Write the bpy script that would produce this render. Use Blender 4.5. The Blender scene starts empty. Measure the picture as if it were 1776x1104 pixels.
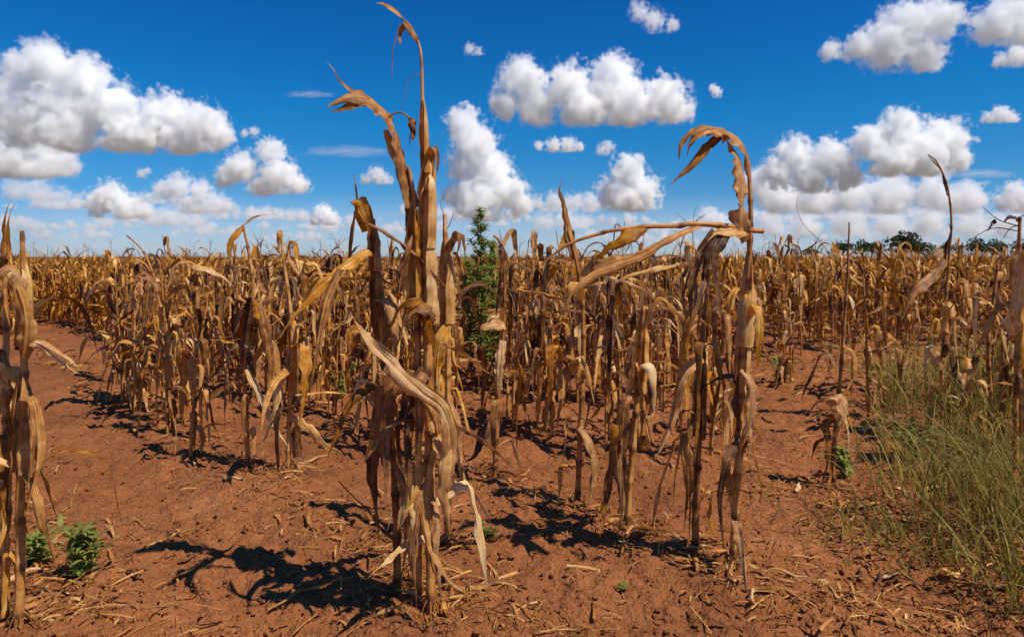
import bpy, bmesh, math, random
import numpy as np
from mathutils import Vector

# ------------------------------------------------------------------ camera, sky, sun, exposure
sc = bpy.context.scene
COL = sc.collection
CAMH, F, CX, HY = 1.2, 1184.0, 888.0, 445.0          # camera height (m), focal length and horizon of the 1776 px wide photograph
cam = bpy.data.objects.new('camera', bpy.data.cameras.new('camera'))
COL.objects.link(cam)
cam.location = (0, 0, CAMH)
cam.rotation_euler = (math.pi / 2, 0, 0)
cam.data.lens = 24
cam.data.sensor_width = 36
cam.data.shift_y = -107 / 1776
cam.data.clip_start = 0.05
cam.data.clip_end = 60000
sc.camera = cam

SUN_EL = math.radians(57)
SUN_DIR = Vector((0.87 * math.cos(SUN_EL), -0.49 * math.cos(SUN_EL), math.sin(SUN_EL)))
w = bpy.data.worlds.new('World')
sc.world = w
w.use_nodes = True
wn = w.node_tree
bg = wn.nodes['Background']
sky = wn.nodes.new('ShaderNodeTexSky')
sky.sky_type = 'NISHITA'
sky.sun_disc = False
sky.sun_elevation = SUN_EL
sky.sun_rotation = math.atan2(SUN_DIR.x, SUN_DIR.y)
sky.altitude = 0
sky.air_density = 0.55
sky.dust_density = 0.25
sky.ozone_density = 10.0
hs = wn.nodes.new('ShaderNodeHueSaturation')
hs.inputs['Saturation'].default_value = 1.17
wn.links.new(sky.outputs[0], hs.inputs['Color'])
tintn = wn.nodes.new('ShaderNodeMix')
tintn.data_type = 'RGBA'
tintn.blend_type = 'MULTIPLY'
tintn.inputs['Factor'].default_value = 1.0
tcw = wn.nodes.new('ShaderNodeTexCoord')
spw = wn.nodes.new('ShaderNodeSeparateXYZ')
wn.links.new(tcw.outputs['Generated'], spw.inputs[0])
rpw = wn.nodes.new('ShaderNodeValToRGB')                 # clear dry air: paler towards the horizon, deep blue overhead, all round
while len(rpw.color_ramp.elements) < 4:
    rpw.color_ramp.elements.new(.5)
for e_, (p_, c_) in zip(rpw.color_ramp.elements, [(0.0, (.95, .86, .77)), (.10, (.75, .97, .84)), (.20, (.32, 1.12, 1.02)), (.36, (.26, .97, 1.14))]):
    e_.position = p_
    e_.color = (*c_, 1)
wn.links.new(spw.outputs[2], rpw.inputs[0])
wn.links.new(rpw.outputs[0], tintn.inputs['B'])
wn.links.new(hs.outputs[0], tintn.inputs['A'])
wn.links.new(tintn.outputs['Result'], bg.inputs['Color'])
bg.inputs['Strength'].default_value = 0.13

sl = bpy.data.lights.new('sun', 'SUN')
sl.energy = 5.0
sl.angle = math.radians(0.5)
sl.color = (1.0, 0.92, 0.79)
sun = bpy.data.objects.new('sun', sl)
COL.objects.link(sun)
sun.rotation_euler = SUN_DIR.to_track_quat('Z', 'Y').to_euler()
sun.location = (0, 0, 50)

sc.view_settings.view_transform = 'Standard'
sc.view_settings.look = 'None'
sc.view_settings.exposure = 0.0
sc.view_settings.gamma = 1.0
sc.view_settings.use_curve_mapping = False
sc.render.engine = 'CYCLES'
sc.cycles.max_bounces = 28
sc.cycles.diffuse_bounces = 3
sc.cycles.glossy_bounces = 2
sc.cycles.transmission_bounces = 4
sc.cycles.volume_bounces = 24
sc.cycles.use_denoising = True

RNG = np.random.default_rng(11)


# ------------------------------------------------------------------ helpers
def vnoise(p, seed=0):
    p = np.asarray(p, float)
    i = np.floor(p).astype(np.int64)
    f = p - i
    f = f * f * f * (f * (f * 6 - 15) + 10)

    def h(a):
        n = (a[:, 0] * 374761393 + a[:, 1] * 668265263 + a[:, 2] * 1440662683 + seed * 1274126177) & 0xffffffff
        n = ((n ^ (n >> 13)) * 1274126177) & 0xffffffff
        n = ((n ^ (n >> 15)) * 2246822519) & 0xffffffff
        return ((n ^ (n >> 16)) & 0xffff) / 65535.0
    r = 0
    for dx in (0, 1):
        for dy in (0, 1):
            for dz in (0, 1):
                wt = (f[:, 0] if dx else 1 - f[:, 0]) * (f[:, 1] if dy else 1 - f[:, 1]) * (f[:, 2] if dz else 1 - f[:, 2])
                r = r + wt * h(i + np.array([dx, dy, dz]))
    return r


def n1(x, seed=0):
    x = np.atleast_1d(np.asarray(x, float))
    return vnoise(np.stack([x, x * 0 + 3.7, x * 0 + 9.1], 1), seed) * 2 - 1


def W(px, py, d):
    return np.array([(px - CX) / F * d, d, CAMH + (HY - py) / F * d])


def dg(py):
    return CAMH * F / (py - HY)


def unit(a):
    return a / np.maximum(np.linalg.norm(a, axis=-1, keepdims=True), 1e-9)


class G:
    """collects quads and triangles with a per-vertex (along, across, tint) coordinate"""
    def __init__(s):
        s.v, s.f, s.a, s.n = [], [], [], 0

    def add(s, v, f, a):
        s.v.append(v)
        s.f.append(np.asarray(f, np.int32) + s.n)
        s.a.append(a)
        s.n += len(v)

    def merged(s):
        return np.concatenate(s.v), s.f, np.concatenate(s.a)

    def mesh(s, name, mat, smooth=True):
        v, fs, a = s.merged()
        me = bpy.data.meshes.new(name)
        me.vertices.add(len(v))
        me.vertices.foreach_set('co', v.astype(np.float32).ravel())
        li = np.concatenate([f.ravel() for f in fs]).astype(np.int32)
        cnt = np.concatenate([np.full(len(f), f.shape[1], np.int32) for f in fs])
        st = np.concatenate([[0], np.cumsum(cnt)[:-1]]).astype(np.int32)
        me.loops.add(len(li))
        me.loops.foreach_set('vertex_index', li)
        me.polygons.add(len(cnt))
        me.polygons.foreach_set('loop_start', st)
        me.polygons.foreach_set('use_smooth', np.full(len(cnt), smooth))
        me.update(calc_edges=True)
        at = me.attributes.new('lc', 'FLOAT_VECTOR', 'POINT')
        at.data.foreach_set('vector', a.astype(np.float32).ravel())
        if mat:
            me.materials.append(mat)
        return me


def link(name, me, parent=None, loc=(0, 0, 0)):
    o = bpy.data.objects.new(name, me)
    COL.objects.link(o)
    o.location = loc
    if parent:
        o.parent = parent
    return o


def tag(o, label=None, cat=None, group=None, kind=None):
    if label: o['label'] = label
    if cat: o['category'] = cat
    if group: o['group'] = group
    if kind: o['kind'] = kind
    return o


def thing(name, loc, label, cat, group=None, rz=0.0):
    o = bpy.data.objects.new(name, None)
    COL.objects.link(o)
    o.location = loc
    o.rotation_euler = (0, 0, rz)
    o.empty_display_size = 0.1
    return tag(o, label, cat, group)


def spline(pts, n):
    p = np.asarray(pts, float)
    if len(p) == 2:
        t = np.linspace(0, 1, n)[:, None]
        return p[0] * (1 - t) + p[1] * t
    e = np.vstack([2 * p[0] - p[1], p, 2 * p[-1] - p[-2]])
    d = np.concatenate([[0], np.cumsum(np.linalg.norm(np.diff(p, axis=0), axis=1))])
    u = np.linspace(0, d[-1], n)
    k = np.clip(np.searchsorted(d, u, side='right') - 1, 0, len(p) - 2)
    t = ((u - d[k]) / np.maximum(d[k + 1] - d[k], 1e-9))[:, None]
    a, b, c, q = e[k], e[k + 1], e[k + 2], e[k + 3]
    return .5 * (2 * b + (c - a) * t + (2 * a - 5 * b + 4 * c - q) * t ** 2 + (3 * b - a - 3 * c + q) * t ** 3)


def frames(P, side0):
    T = unit(np.gradient(P, axis=0))
    S = np.empty_like(P)
    s = np.asarray(side0, float)
    for i in range(len(P)):
        s = s - T[i] * (s @ T[i])
        if np.linalg.norm(s) < 1e-6:
            s = np.cross(T[i], [0.3, 0.5, 0.8])
        s = s / np.linalg.norm(s)
        S[i] = s
    return T, S, np.cross(T, S)


def grid_faces(nu, nv, wrap=False):
    i = np.arange(nu - 1)[:, None]
    m = nv if wrap else nv - 1
    j = np.arange(m)[None, :]
    j2 = (j + 1) % nv
    return np.stack([i * nv + j, i * nv + j2, (i + 1) * nv + j2, (i + 1) * nv + j], -1).reshape(-1, 4)


def tube(g, P, R, ns=7, tint=.5, rough=0.0, seed=0):
    P = np.asarray(P, float)
    R = np.broadcast_to(np.asarray(R, float), (len(P),))
    T, S, N = frames(P, (1, 0.13, 0.07))
    a = np.arange(ns) / ns * 2 * math.pi
    ca, sa = np.cos(a), np.sin(a)
    rr = R[:, None] * np.ones(ns)[None]
    if rough:
        rr = rr * (1 + rough * (vnoise(np.stack([np.repeat(np.arange(len(P)) * .7, ns), np.tile(ca * 1.5 + 5, len(P)), np.tile(sa * 1.5 + 5, len(P))], 1), seed).reshape(len(P), ns) * 2 - 1))
    V = P[:, None] + S[:, None] * (rr * ca)[..., None] + N[:, None] * (rr * sa)[..., None]
    L = np.concatenate([[0], np.cumsum(np.linalg.norm(np.diff(P, axis=0), axis=1))])
    A = np.stack(np.broadcast_arrays(L[:, None], (np.abs(a - math.pi) / math.pi * 2 - 1)[None] * 1.0, np.asarray(tint)[:, None] if np.ndim(tint) else np.asarray(tint)), -1)
    g.add(V.reshape(-1, 3), grid_faces(len(P), ns, True), A.reshape(-1, 3))


def strip(g, P, width, side0, rng, nv=5, twist=0.0, curl=0.8, ruffle=.25, fold=.25, tear=.25, tint=.6, wrap=False, taper=True, base=.55, rfreq=5.0, crease=.10, rag=.0, tip=.6, grow=.22, split=0.0):
    """a leaf blade along path P: half-width, twist, rolled edges, ruffled margins, ragged tip"""
    n = len(P)
    u = np.linspace(0, 1, n)
    T, S, N = frames(P, side0)
    tw = twist * u ** 1.2 + .35 * n1(u * 2.2 + rng.random() * 50, 5) * (abs(twist) + .4)
    c, s = np.cos(tw)[:, None], np.sin(tw)[:, None]
    S, N = S * c + N * s, N * c - S * s
    if taper:
        prof = (base + (1 - base) * np.clip(u / grow, 0, 1)) * np.clip((1 - u) / tip, 0, 1) ** .75
        prof = np.maximum(prof, .04)
    else:
        prof = 1 - .80 * np.clip((u - .60) / .40, 0, 1) ** 1.7 + .10 * n1(u * 4 + rng.random() * 50, 3)
    v = np.linspace(-1, 1, nv)
    ph = rng.random(6) * 50
    cu = np.maximum(.05, curl * (1 + .55 * n1(u * 3 + ph[0], 3)))[:, None] if not wrap else np.full((n, 1), curl)
    wl = width * prof
    side = np.where(v < 0, 0, 1)
    t0 = 1 - tear * np.clip(n1(u * 9 + ph[1], 7), 0, 1) * np.clip(u * 3, 0, 1)
    t1 = 1 - tear * np.clip(n1(u * 9 + ph[2], 8), 0, 1) * np.clip(u * 3, 0, 1)
    wv = wl[:, None] * np.where(side[None] == 0, t0[:, None], t1[:, None])
    x = wv * np.sin(cu * v[None]) / cu
    z = -wv * (1 - np.cos(cu * v[None])) / cu
    z = z + wv * fold * np.abs(v)[None]
    r0 = 1.5 * n1(u * rfreq * 2 + ph[3], 9) + .6 * n1(u * rfreq * 5 + ph[5], 10)
    r1 = 1.5 * n1(u * rfreq * 2 + ph[4], 4) + .6 * n1(u * rfreq * 5 + ph[3], 11)
    z = z + wv * ruffle * (v ** 2)[None] * np.where(side[None] == 0, r0[:, None], r1[:, None])
    if nv >= 7:
        kf = 2.2 + 1.5 * rng.random()
        cr = np.abs(((v[None] * kf + .8 * n1(u * 2 + ph[2], 14)[:, None] + ph[4]) % 1) * 2 - 1) - .5
        z = z + wv * crease * 2 * cr
    if wrap:
        z = z + (wl / cu[:, 0])[:, None]
    V = P[:, None] + S[:, None] * x[..., None] + N[:, None] * z[..., None]
    if rag:
        jag = n1(v * 3.1 + ph[1], 15) + .6 * n1(v * 7 + ph[0], 16)
        V = V + T[:, None] * (rag * width * np.clip((u - .8) / .2, 0, 1)[:, None] * jag[None])[..., None]
    L = np.concatenate([[0], np.cumsum(np.linalg.norm(np.diff(P, axis=0), axis=1))])
    tt = tint + .10 * n1(u * 2.5 + ph[0], 12)
    A = np.stack(np.broadcast_arrays(L[:, None], v[None], tt[:, None]), -1)
    if split:
        c_ = nv // 2 + int(rng.integers(-1, 2))
        k_ = np.clip((u - split) / (1 - split), 0, 1)[:, None]
        for lo, hi, sg in ((0, c_ + 1, -1), (c_, nv, 1)):
            D_ = N * (sg * width * k_ * (.5 + .8 * rng.random())) + S * (sg * width * .35 * k_) - np.array([0, 0, 1.0]) * width * 1.2 * k_ ** 2 * rng.random()
            Vh = V[:, lo:hi] + D_[:, None]
            g.add(Vh.reshape(-1, 3), grid_faces(n, hi - lo), A[:, lo:hi].reshape(-1, 3))
        return
    g.add(V.reshape(-1, 3), grid_faces(n, nv), A.reshape(-1, 3))


# ------------------------------------------------------------------ materials
def mat(name):
    m = bpy.data.materials.new(name)
    m.use_nodes = True
    t = m.node_tree
    t.nodes.clear()
    out = t.nodes.new('ShaderNodeOutputMaterial')
    return m, t, out


def N_(t, typ, **kw):
    n = t.nodes.new(typ)
    for k, v in kw.items():
        setattr(n, k, v)
    return n


def ramp(t, stops, interp='LINEAR'):
    r = t.nodes.new('ShaderNodeValToRGB')
    r.color_ramp.interpolation = interp
    e = r.color_ramp.elements
    while len(e) < len(stops):
        e.new(.5)
    for k, (p, c) in enumerate(stops):
        e[k].position = p
        e[k].color = (*c, 1)
    return r


def plant_material(name, stops, transl=.3, streak=60.0, rough=.6, rnd=.16, spots=.5, spec=.25, fine=False):
    m, t, out = mat(name)
    L = t.links.new
    at = N_(t, 'ShaderNodeAttribute', attribute_name='lc')
    sp = N_(t, 'ShaderNodeSeparateXYZ')
    L(at.outputs['Vector'], sp.inputs[0])
    oi = N_(t, 'ShaderNodeObjectInfo')
    # long fibres: noise stretched along the blade
    cb = N_(t, 'ShaderNodeCombineXYZ')
    mu = N_(t, 'ShaderNodeMath', operation='MULTIPLY'); mu.inputs[1].default_value = 6.0
    L(sp.outputs[0], mu.inputs[0])
    mv = N_(t, 'ShaderNodeMath', operation='MULTIPLY'); mv.inputs[1].default_value = streak / 8
    L(sp.outputs[1], mv.inputs[0])
    mr = N_(t, 'ShaderNodeMath', operation='MULTIPLY'); mr.inputs[1].default_value = 37.0
    L(oi.outputs['Random'], mr.inputs[0])
    L(mu.outputs[0], cb.inputs[0]); L(mv.outputs[0], cb.inputs[1]); L(mr.outputs[0], cb.inputs[2])
    ns = N_(t, 'ShaderNodeTexNoise'); ns.inputs['Scale'].default_value = 1.0; ns.inputs['Detail'].default_value = 3
    L(cb.outputs[0], ns.inputs['Vector'])
    # weather blotches in place
    tc = N_(t, 'ShaderNodeTexCoord')
    nb = N_(t, 'ShaderNodeTexNoise'); nb.inputs['Scale'].default_value = 22.0; nb.inputs['Detail'].default_value = 4; nb.inputs['Roughness'].default_value = .65
    L(tc.outputs['Object'], nb.inputs['Vector'])
    # tint = base tint + streak + random + blotch
    a1 = N_(t, 'ShaderNodeMath', operation='MULTIPLY_ADD'); a1.inputs[1].default_value = .50
    L(ns.outputs['Fac'], a1.inputs[0]); L(sp.outputs[2], a1.inputs[2])
    a2 = N_(t, 'ShaderNodeMath', operation='MULTIPLY_ADD'); a2.inputs[1].default_value = rnd
    L(oi.outputs['Random'], a2.inputs[0]); L(a1.outputs[0], a2.inputs[2])
    a3 = N_(t, 'ShaderNodeMath', operation='MULTIPLY_ADD'); a3.inputs[1].default_value = spots
    L(nb.outputs['Fac'], a3.inputs[0]); L(a2.outputs[0], a3.inputs[2])
    a4 = N_(t, 'ShaderNodeMath', operation='SUBTRACT'); a4.inputs[1].default_value = .25 + spots / 2 + rnd / 2 + .02
    L(a3.outputs[0], a4.inputs[0])
    # pale midrib
    ab = N_(t, 'ShaderNodeMath', operation='ABSOLUTE'); L(sp.outputs[1], ab.inputs[0])
    lt = N_(t, 'ShaderNodeMath', operation='LESS_THAN'); lt.inputs[1].default_value = .09
    L(ab.outputs[0], lt.inputs[0])
    if fine:
        cb2 = N_(t, 'ShaderNodeVectorMath', operation='MULTIPLY'); cb2.inputs[1].default_value = (2.5, 3.6, 1)
        L(cb.outputs[0], cb2.inputs[0])
        nf_ = N_(t, 'ShaderNodeTexNoise'); nf_.inputs['Scale'].default_value = 1.0; nf_.inputs['Detail'].default_value = 2
        L(cb2.outputs[0], nf_.inputs['Vector'])
        f1 = N_(t, 'ShaderNodeMath', operation='MULTIPLY_ADD'); f1.inputs[1].default_value = .55
        L(nf_.outputs['Fac'], f1.inputs[0]); L(a4.outputs[0], f1.inputs[2])
        f2 = N_(t, 'ShaderNodeMath', operation='SUBTRACT'); f2.inputs[1].default_value = .275
        L(f1.outputs[0], f2.inputs[0])
        a4 = f2
    a5 = N_(t, 'ShaderNodeMath', operation='MULTIPLY_ADD'); a5.inputs[1].default_value = .12
    L(lt.outputs[0], a5.inputs[0]); L(a4.outputs[0], a5.inputs[2])
    r = ramp(t, stops)
    L(a5.outputs[0], r.inputs[0])
    if fine:                                # some plants weathered grey, some still golden
        wv_ = N_(t, 'ShaderNodeMath', operation='MULTIPLY'); wv_.inputs[1].default_value = 7.31
        L(oi.outputs['Random'], wv_.inputs[0])
        fr = N_(t, 'ShaderNodeMath', operation='FRACT'); L(wv_.outputs[0], fr.inputs[0])
        mr2 = N_(t, 'ShaderNodeMapRange'); mr2.inputs['To Min'].default_value = .92; mr2.inputs['To Max'].default_value = 1.12
        L(fr.outputs[0], mr2.inputs['Value'])
        hv = N_(t, 'ShaderNodeHueSaturation'); L(mr2.outputs[0], hv.inputs['Saturation']); L(r.outputs[0], hv.inputs['Color'])
        r = hv
    bs = N_(t, 'ShaderNodeBsdfPrincipled')
    bs.inputs['Roughness'].default_value = rough
    bs.inputs['Specular IOR Level'].default_value = spec
    L(r.outputs[0], bs.inputs['Base Color'])
    bp = N_(t, 'ShaderNodeBump'); bp.inputs['Strength'].default_value = .5; bp.inputs['Distance'].default_value = .004
    L(ns.outputs['Fac'], bp.inputs['Height']); L(bp.outputs[0], bs.inputs['Normal'])
    if transl > 0:
        tr = N_(t, 'ShaderNodeBsdfTranslucent')
        L(r.outputs[0], tr.inputs['Color']); L(bp.outputs[0], tr.inputs['Normal'])
        mx = N_(t, 'ShaderNodeMixShader'); mx.inputs[0].default_value = transl
        L(bs.outputs[0], mx.inputs[1]); L(tr.outputs[0], mx.inputs[2])
        L(mx.outputs[0], out.inputs['Surface'])
    else:
        L(bs.outputs[0], out.inputs['Surface'])
    return m


DRY = [(0.0, (.045, .020, .009)), (.28, (.185, .073, .022)), (.55, (.53, .232, .058)), (.80, (.74, .42, .145)), (1.0, (.84, .61, .32))]
M_LEAF = plant_material('dry_leaf', DRY, .25, 60, .5, rnd=.30, spots=1.05, fine=True)
M_STALK = plant_material('dry_stalk', DRY, 0.0, 30, .45, .14, .8)
M_WEED = plant_material('green_leaf', [(0, (.10, .13, .028)), (.5, (.29, .335, .07)), (1, (.46, .46, .14))], .5, 20, .5)
M_GRASS = plant_material('yellowing_grass', [(0, (.13, .085, .022)), (.5, (.28, .228, .036)), (1, (.50, .39, .10))], .45, 10, .5)
M_TREE = plant_material('tree_leaf', [(0, (.012, .028, .008)), (.5, (.032, .062, .016)), (1, (.075, .11, .03))], .15, 10, .6)
M_BARK = plant_material('bark', [(0, (.03, .02, .014)), (1, (.14, .10, .07))], 0, 10, .9)


def soil_material():
    m, t, out = mat('red_soil')
    L = t.links.new
    g = N_(t, 'ShaderNodeNewGeometry')
    n1_ = N_(t, 'ShaderNodeTexNoise'); n1_.inputs['Scale'].default_value = 1.1; n1_.inputs['Detail'].default_value = 6; n1_.inputs['Roughness'].default_value = .6
    n2 = N_(t, 'ShaderNodeTexNoise'); n2.inputs['Scale'].default_value = 28; n2.inputs['Detail'].default_value = 5; n2.inputs['Roughness'].default_value = .7
    n3 = N_(t, 'ShaderNodeTexNoise'); n3.inputs['Scale'].default_value = 170; n3.inputs['Detail'].default_value = 3
    vo = N_(t, 'ShaderNodeTexVoronoi'); vo.inputs['Scale'].default_value = 55
    for n in (n1_, n2, n3, vo):
        L(g.outputs['Position'], n.inputs['Vector'])
    mx = N_(t, 'ShaderNodeMath', operation='MULTIPLY_ADD'); mx.inputs[1].default_value = .34
    L(n2.outputs['Fac'], mx.inputs[0])
    m0 = N_(t, 'ShaderNodeMath', operation='MULTIPLY'); m0.inputs[1].default_value = .46
    L(n1_.outputs['Fac'], m0.inputs[0]); L(m0.outputs[0], mx.inputs[2])
    m2 = N_(t, 'ShaderNodeMath', operation='MULTIPLY_ADD'); m2.inputs[1].default_value = .20
    L(n3.outputs['Fac'], m2.inputs[0]); L(mx.outputs[0], m2.inputs[2])
    r = ramp(t, [(.36, (.150, .055, .025)), (.46, (.262, .095, .035)), (.56, (.350, .130, .048)), (.68, (.47, .215, .098))])
    L(m2.outputs[0], r.inputs[0])
    # far away, beyond the plants that are modelled, the sheet carries the straw colour of the crop cover
    sp = N_(t, 'ShaderNodeSeparateXYZ'); L(g.outputs['Position'], sp.inputs[0])
    mr = N_(t, 'ShaderNodeMapRange'); mr.inputs['From Min'].default_value = 150; mr.inputs['From Max'].default_value = 320
    L(sp.outputs[1], mr.inputs['Value'])
    mc = N_(t, 'ShaderNodeMix', data_type='RGBA')
    mc.inputs['B'].default_value = (.21, .15, .085, 1)
    L(mr.outputs[0], mc.inputs['Factor']); L(r.outputs[0], mc.inputs['A'])
    bs = N_(t, 'ShaderNodeBsdfPrincipled'); bs.inputs['Roughness'].default_value = .95; bs.inputs['Specular IOR Level'].default_value = .1
    L(mc.outputs['Result'], bs.inputs['Base Color'])
    h1 = N_(t, 'ShaderNodeMath', operation='MULTIPLY_ADD'); h1.inputs[1].default_value = .5
    L(n3.outputs['Fac'], h1.inputs[0]); L(n2.outputs['Fac'], h1.inputs[2])
    h2 = N_(t, 'ShaderNodeMath', operation='MULTIPLY_ADD'); h2.inputs[1].default_value = -.5
    L(vo.outputs['Distance'], h2.inputs[0]); L(h1.outputs[0], h2.inputs[2])
    bp = N_(t, 'ShaderNodeBump'); bp.inputs['Strength'].default_value = .9; bp.inputs['Distance'].default_value = .02
    L(h2.outputs[0], bp.inputs['Height']); L(bp.outputs[0], bs.inputs['Normal'])
    L(bs.outputs[0], out.inputs['Surface'])
    return m


M_SOIL = soil_material()

# ------------------------------------------------------------------ the ground
ROW_E = np.array([-.673, .739])          # direction of the maize rows
ROW_N = np.array([.739, .673])
ROW_0, ROW_D = .45, .97


def gz(x, y):
    """height of the soil at x, y"""
    x = np.asarray(x, float); y = np.asarray(y, float)
    fade = np.clip(1 - (np.abs(y) - 15) / 30, 0, 1)
    q = np.stack([x.ravel(), y.ravel(), np.zeros(x.size)], 1)
    h = .05 * (vnoise(q * .9, 1) - .5) + .035 * (vnoise(q * 2.7, 2) - .5) + .028 * (vnoise(q * 7.5, 3) - .5)
    h = h + .022 * (vnoise(q * 17, 4) - .5)
    o = (q[:, 0] * ROW_N[0] + q[:, 1] * ROW_N[1] - ROW_0) / ROW_D
    h = h + .022 * np.cos(2 * math.pi * o)
    return (h.reshape(x.shape)) * fade


ys = np.concatenate([[-300, -80, -20, -6, -2, 0, .5], .9 * (13 / .9) ** (np.arange(430) / 429), 13 * (9000 / 13) ** (np.arange(1, 70) / 69)])
s_ = np.linspace(-1, 1, 400)
s_ = np.concatenate([[-400, -60, -12, -4, -2, -1.3], s_, [1.3, 2, 4, 12, 60, 400]])
XX = s_[None] * (.86 * np.maximum(ys, .9)[:, None] + .55)
XX = np.clip(XX, -9000, 9000)
YY = np.repeat(ys[:, None], len(s_), 1)
ZZ = gz(XX, YY)
near = (YY > .5) & (YY < 14) & (np.abs(XX) < 14)
q = np.stack([XX[near], YY[near], YY[near] * 0], 1)
clod = vnoise(q * 42, 6)
fade = np.clip((14 - YY[near]) / 4, 0, 1)
ZZ[near] += fade * (.016 * (clod - .5) + .016 * np.clip(vnoise(q * 24, 9) - .56, 0, 1) * 3 - .018 * np.clip(.10 - np.abs(vnoise(q * 9, 19) - .5), 0, 1) * 5 + .012 * (vnoise(q * 85, 8) - .5))
g = G()
g.add(np.stack([XX, YY, ZZ], -1).reshape(-1, 3), grid_faces(len(ys), len(s_))[:, ::-1], np.zeros((XX.size, 3)))
ground = tag(link('ground', g.mesh('ground', M_SOIL)), kind='structure')


def gz1(x, y):
    return float(gz(np.array([x]), np.array([y]))[0])


# ------------------------------------------------------------------ clouds: lumpy closed hulls full of pale vapour
_ico = {}


def ico(k):
    if k not in _ico:
        bm = bmesh.new()
        bmesh.ops.create_icosphere(bm, subdivisions=k, radius=1)
        me = bpy.data.meshes.new('cloud_hull')
        bm.to_mesh(me)
        bm.free()
        v = np.empty(len(me.vertices) * 3)
        me.vertices.foreach_get('co', v)
        f = np.empty(len(me.polygons) * 3, np.int32)
        me.polygons.foreach_get('vertices', f)
        _ico[k] = (v.reshape(-1, 3), f.reshape(-1, 3))
        bpy.data.meshes.remove(me)
    return _ico[k]


def vapour(spheres, R, dens, wisp, nscale, nweight):
    """vapour that thickens inside a union of rounded humps and breaks up into billows and wisps at its edge"""
    m, t, out = mat('cloud_vapour')
    L = t.links.new
    tc = N_(t, 'ShaderNodeTexCoord')
    nz = N_(t, 'ShaderNodeTexNoise')
    nz.inputs['Scale'].default_value = nscale / R
    nz.inputs['Detail'].default_value = 9
    nz.inputs['Roughness'].default_value = .66
    L(tc.outputs['Object'], nz.inputs['Vector'])
    cur = None
    for (x, y, z, r) in spheres:
        d = N_(t, 'ShaderNodeVectorMath', operation='DISTANCE')
        d.inputs[1].default_value = (x, y, z)
        L(tc.outputs['Object'], d.inputs[0])
        a = N_(t, 'ShaderNodeMath', operation='MULTIPLY_ADD')
        a.inputs[1].default_value = -1 / r
        a.inputs[2].default_value = 1
        L(d.outputs['Value'], a.inputs[0])
        if cur:
            b = N_(t, 'ShaderNodeMath', operation='SMOOTH_MAX')
            b.inputs[2].default_value = .10
            L(cur.outputs[0], b.inputs[0]); L(a.outputs[0], b.inputs[1])
            cur = b
        else:
            cur = a
    k = N_(t, 'ShaderNodeMath', operation='MULTIPLY_ADD')
    k.inputs[1].default_value = nweight
    L(nz.outputs['Fac'], k.inputs[0]); L(cur.outputs[0], k.inputs[2])
    q = N_(t, 'ShaderNodeMapRange')
    q.inputs['From Min'].default_value = nweight * .5 + .02
    q.inputs['From Max'].default_value = nweight * .5 + .02 + wisp
    q.inputs['To Max'].default_value = dens / R
    L(k.outputs[0], q.inputs['Value'])
    sz = N_(t, 'ShaderNodeSeparateXYZ')
    L(tc.outputs['Object'], sz.inputs[0])
    zr = N_(t, 'ShaderNodeMapRange')
    zr.inputs['From Min'].default_value = 0
    zr.inputs['From Max'].default_value = .35 * R
    L(sz.outputs[2], zr.inputs['Value'])
    mm = N_(t, 'ShaderNodeMath', operation='MULTIPLY')
    L(q.outputs[0], mm.inputs[0]); L(zr.outputs[0], mm.inputs[1])
    v = t.nodes.new('ShaderNodeVolumePrincipled')
    v.inputs['Color'].default_value = (.998, .998, .998, 1)
    v.inputs['Anisotropy'].default_value = 0.0
    L(mm.outputs[0], v.inputs['Density'])
    L(v.outputs[0], out.inputs['Volume'])
    return m


def cloud(humps, Y, base, dens, label, seed, k=4):
    rng = np.random.default_rng(seed)
    D, Fc = ico(min(k, 4))
    s = Y / F
    H = np.array([((x - CX) * s, Y + (rng.random() - .5) * r * .7 * s, (HY - y) * s + CAMH, r * s * 1.04) for x, y, r in humps])
    R = H[:, 3].mean()
    zb = (HY - base) * s + CAMH
    c = np.average(H[:, :3], axis=0, weights=H[:, 3] ** 2)
    rad = np.full(len(D), 1e-3)
    for h in H:                                    # the hull: a loose skin round the humps
        o = c - h[:3]
        b = D @ o
        qd = b * b - (o @ o - (h[3] * 1.45) ** 2)
        rad = np.maximum(rad, np.where(qd > 0, -b + np.sqrt(np.maximum(qd, 0)), 0))
    P = c + D * np.maximum(rad, R * .1)[:, None]
    P[:, 2] = np.maximum(P[:, 2], zb - R * .002 * (1 + D[:, 2]))
    ctr = np.array([c[0], c[1], zb])
    gg = G()
    gg.add(P - ctr, Fc, np.zeros((len(P), 3)))
    o = link('cumulus_cloud', gg.mesh('cumulus_cloud', vapour(np.column_stack([H[:, :3] - ctr, H[:, 3]]), R, dens * 1.25, *((.70, 1.9, 3.2) if dens > 3.6 else (.9, 1.7, 3.4)))), None, ctr)
    return tag(o, label, 'cloud', 'cumulus clouds in the blue sky')


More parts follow.
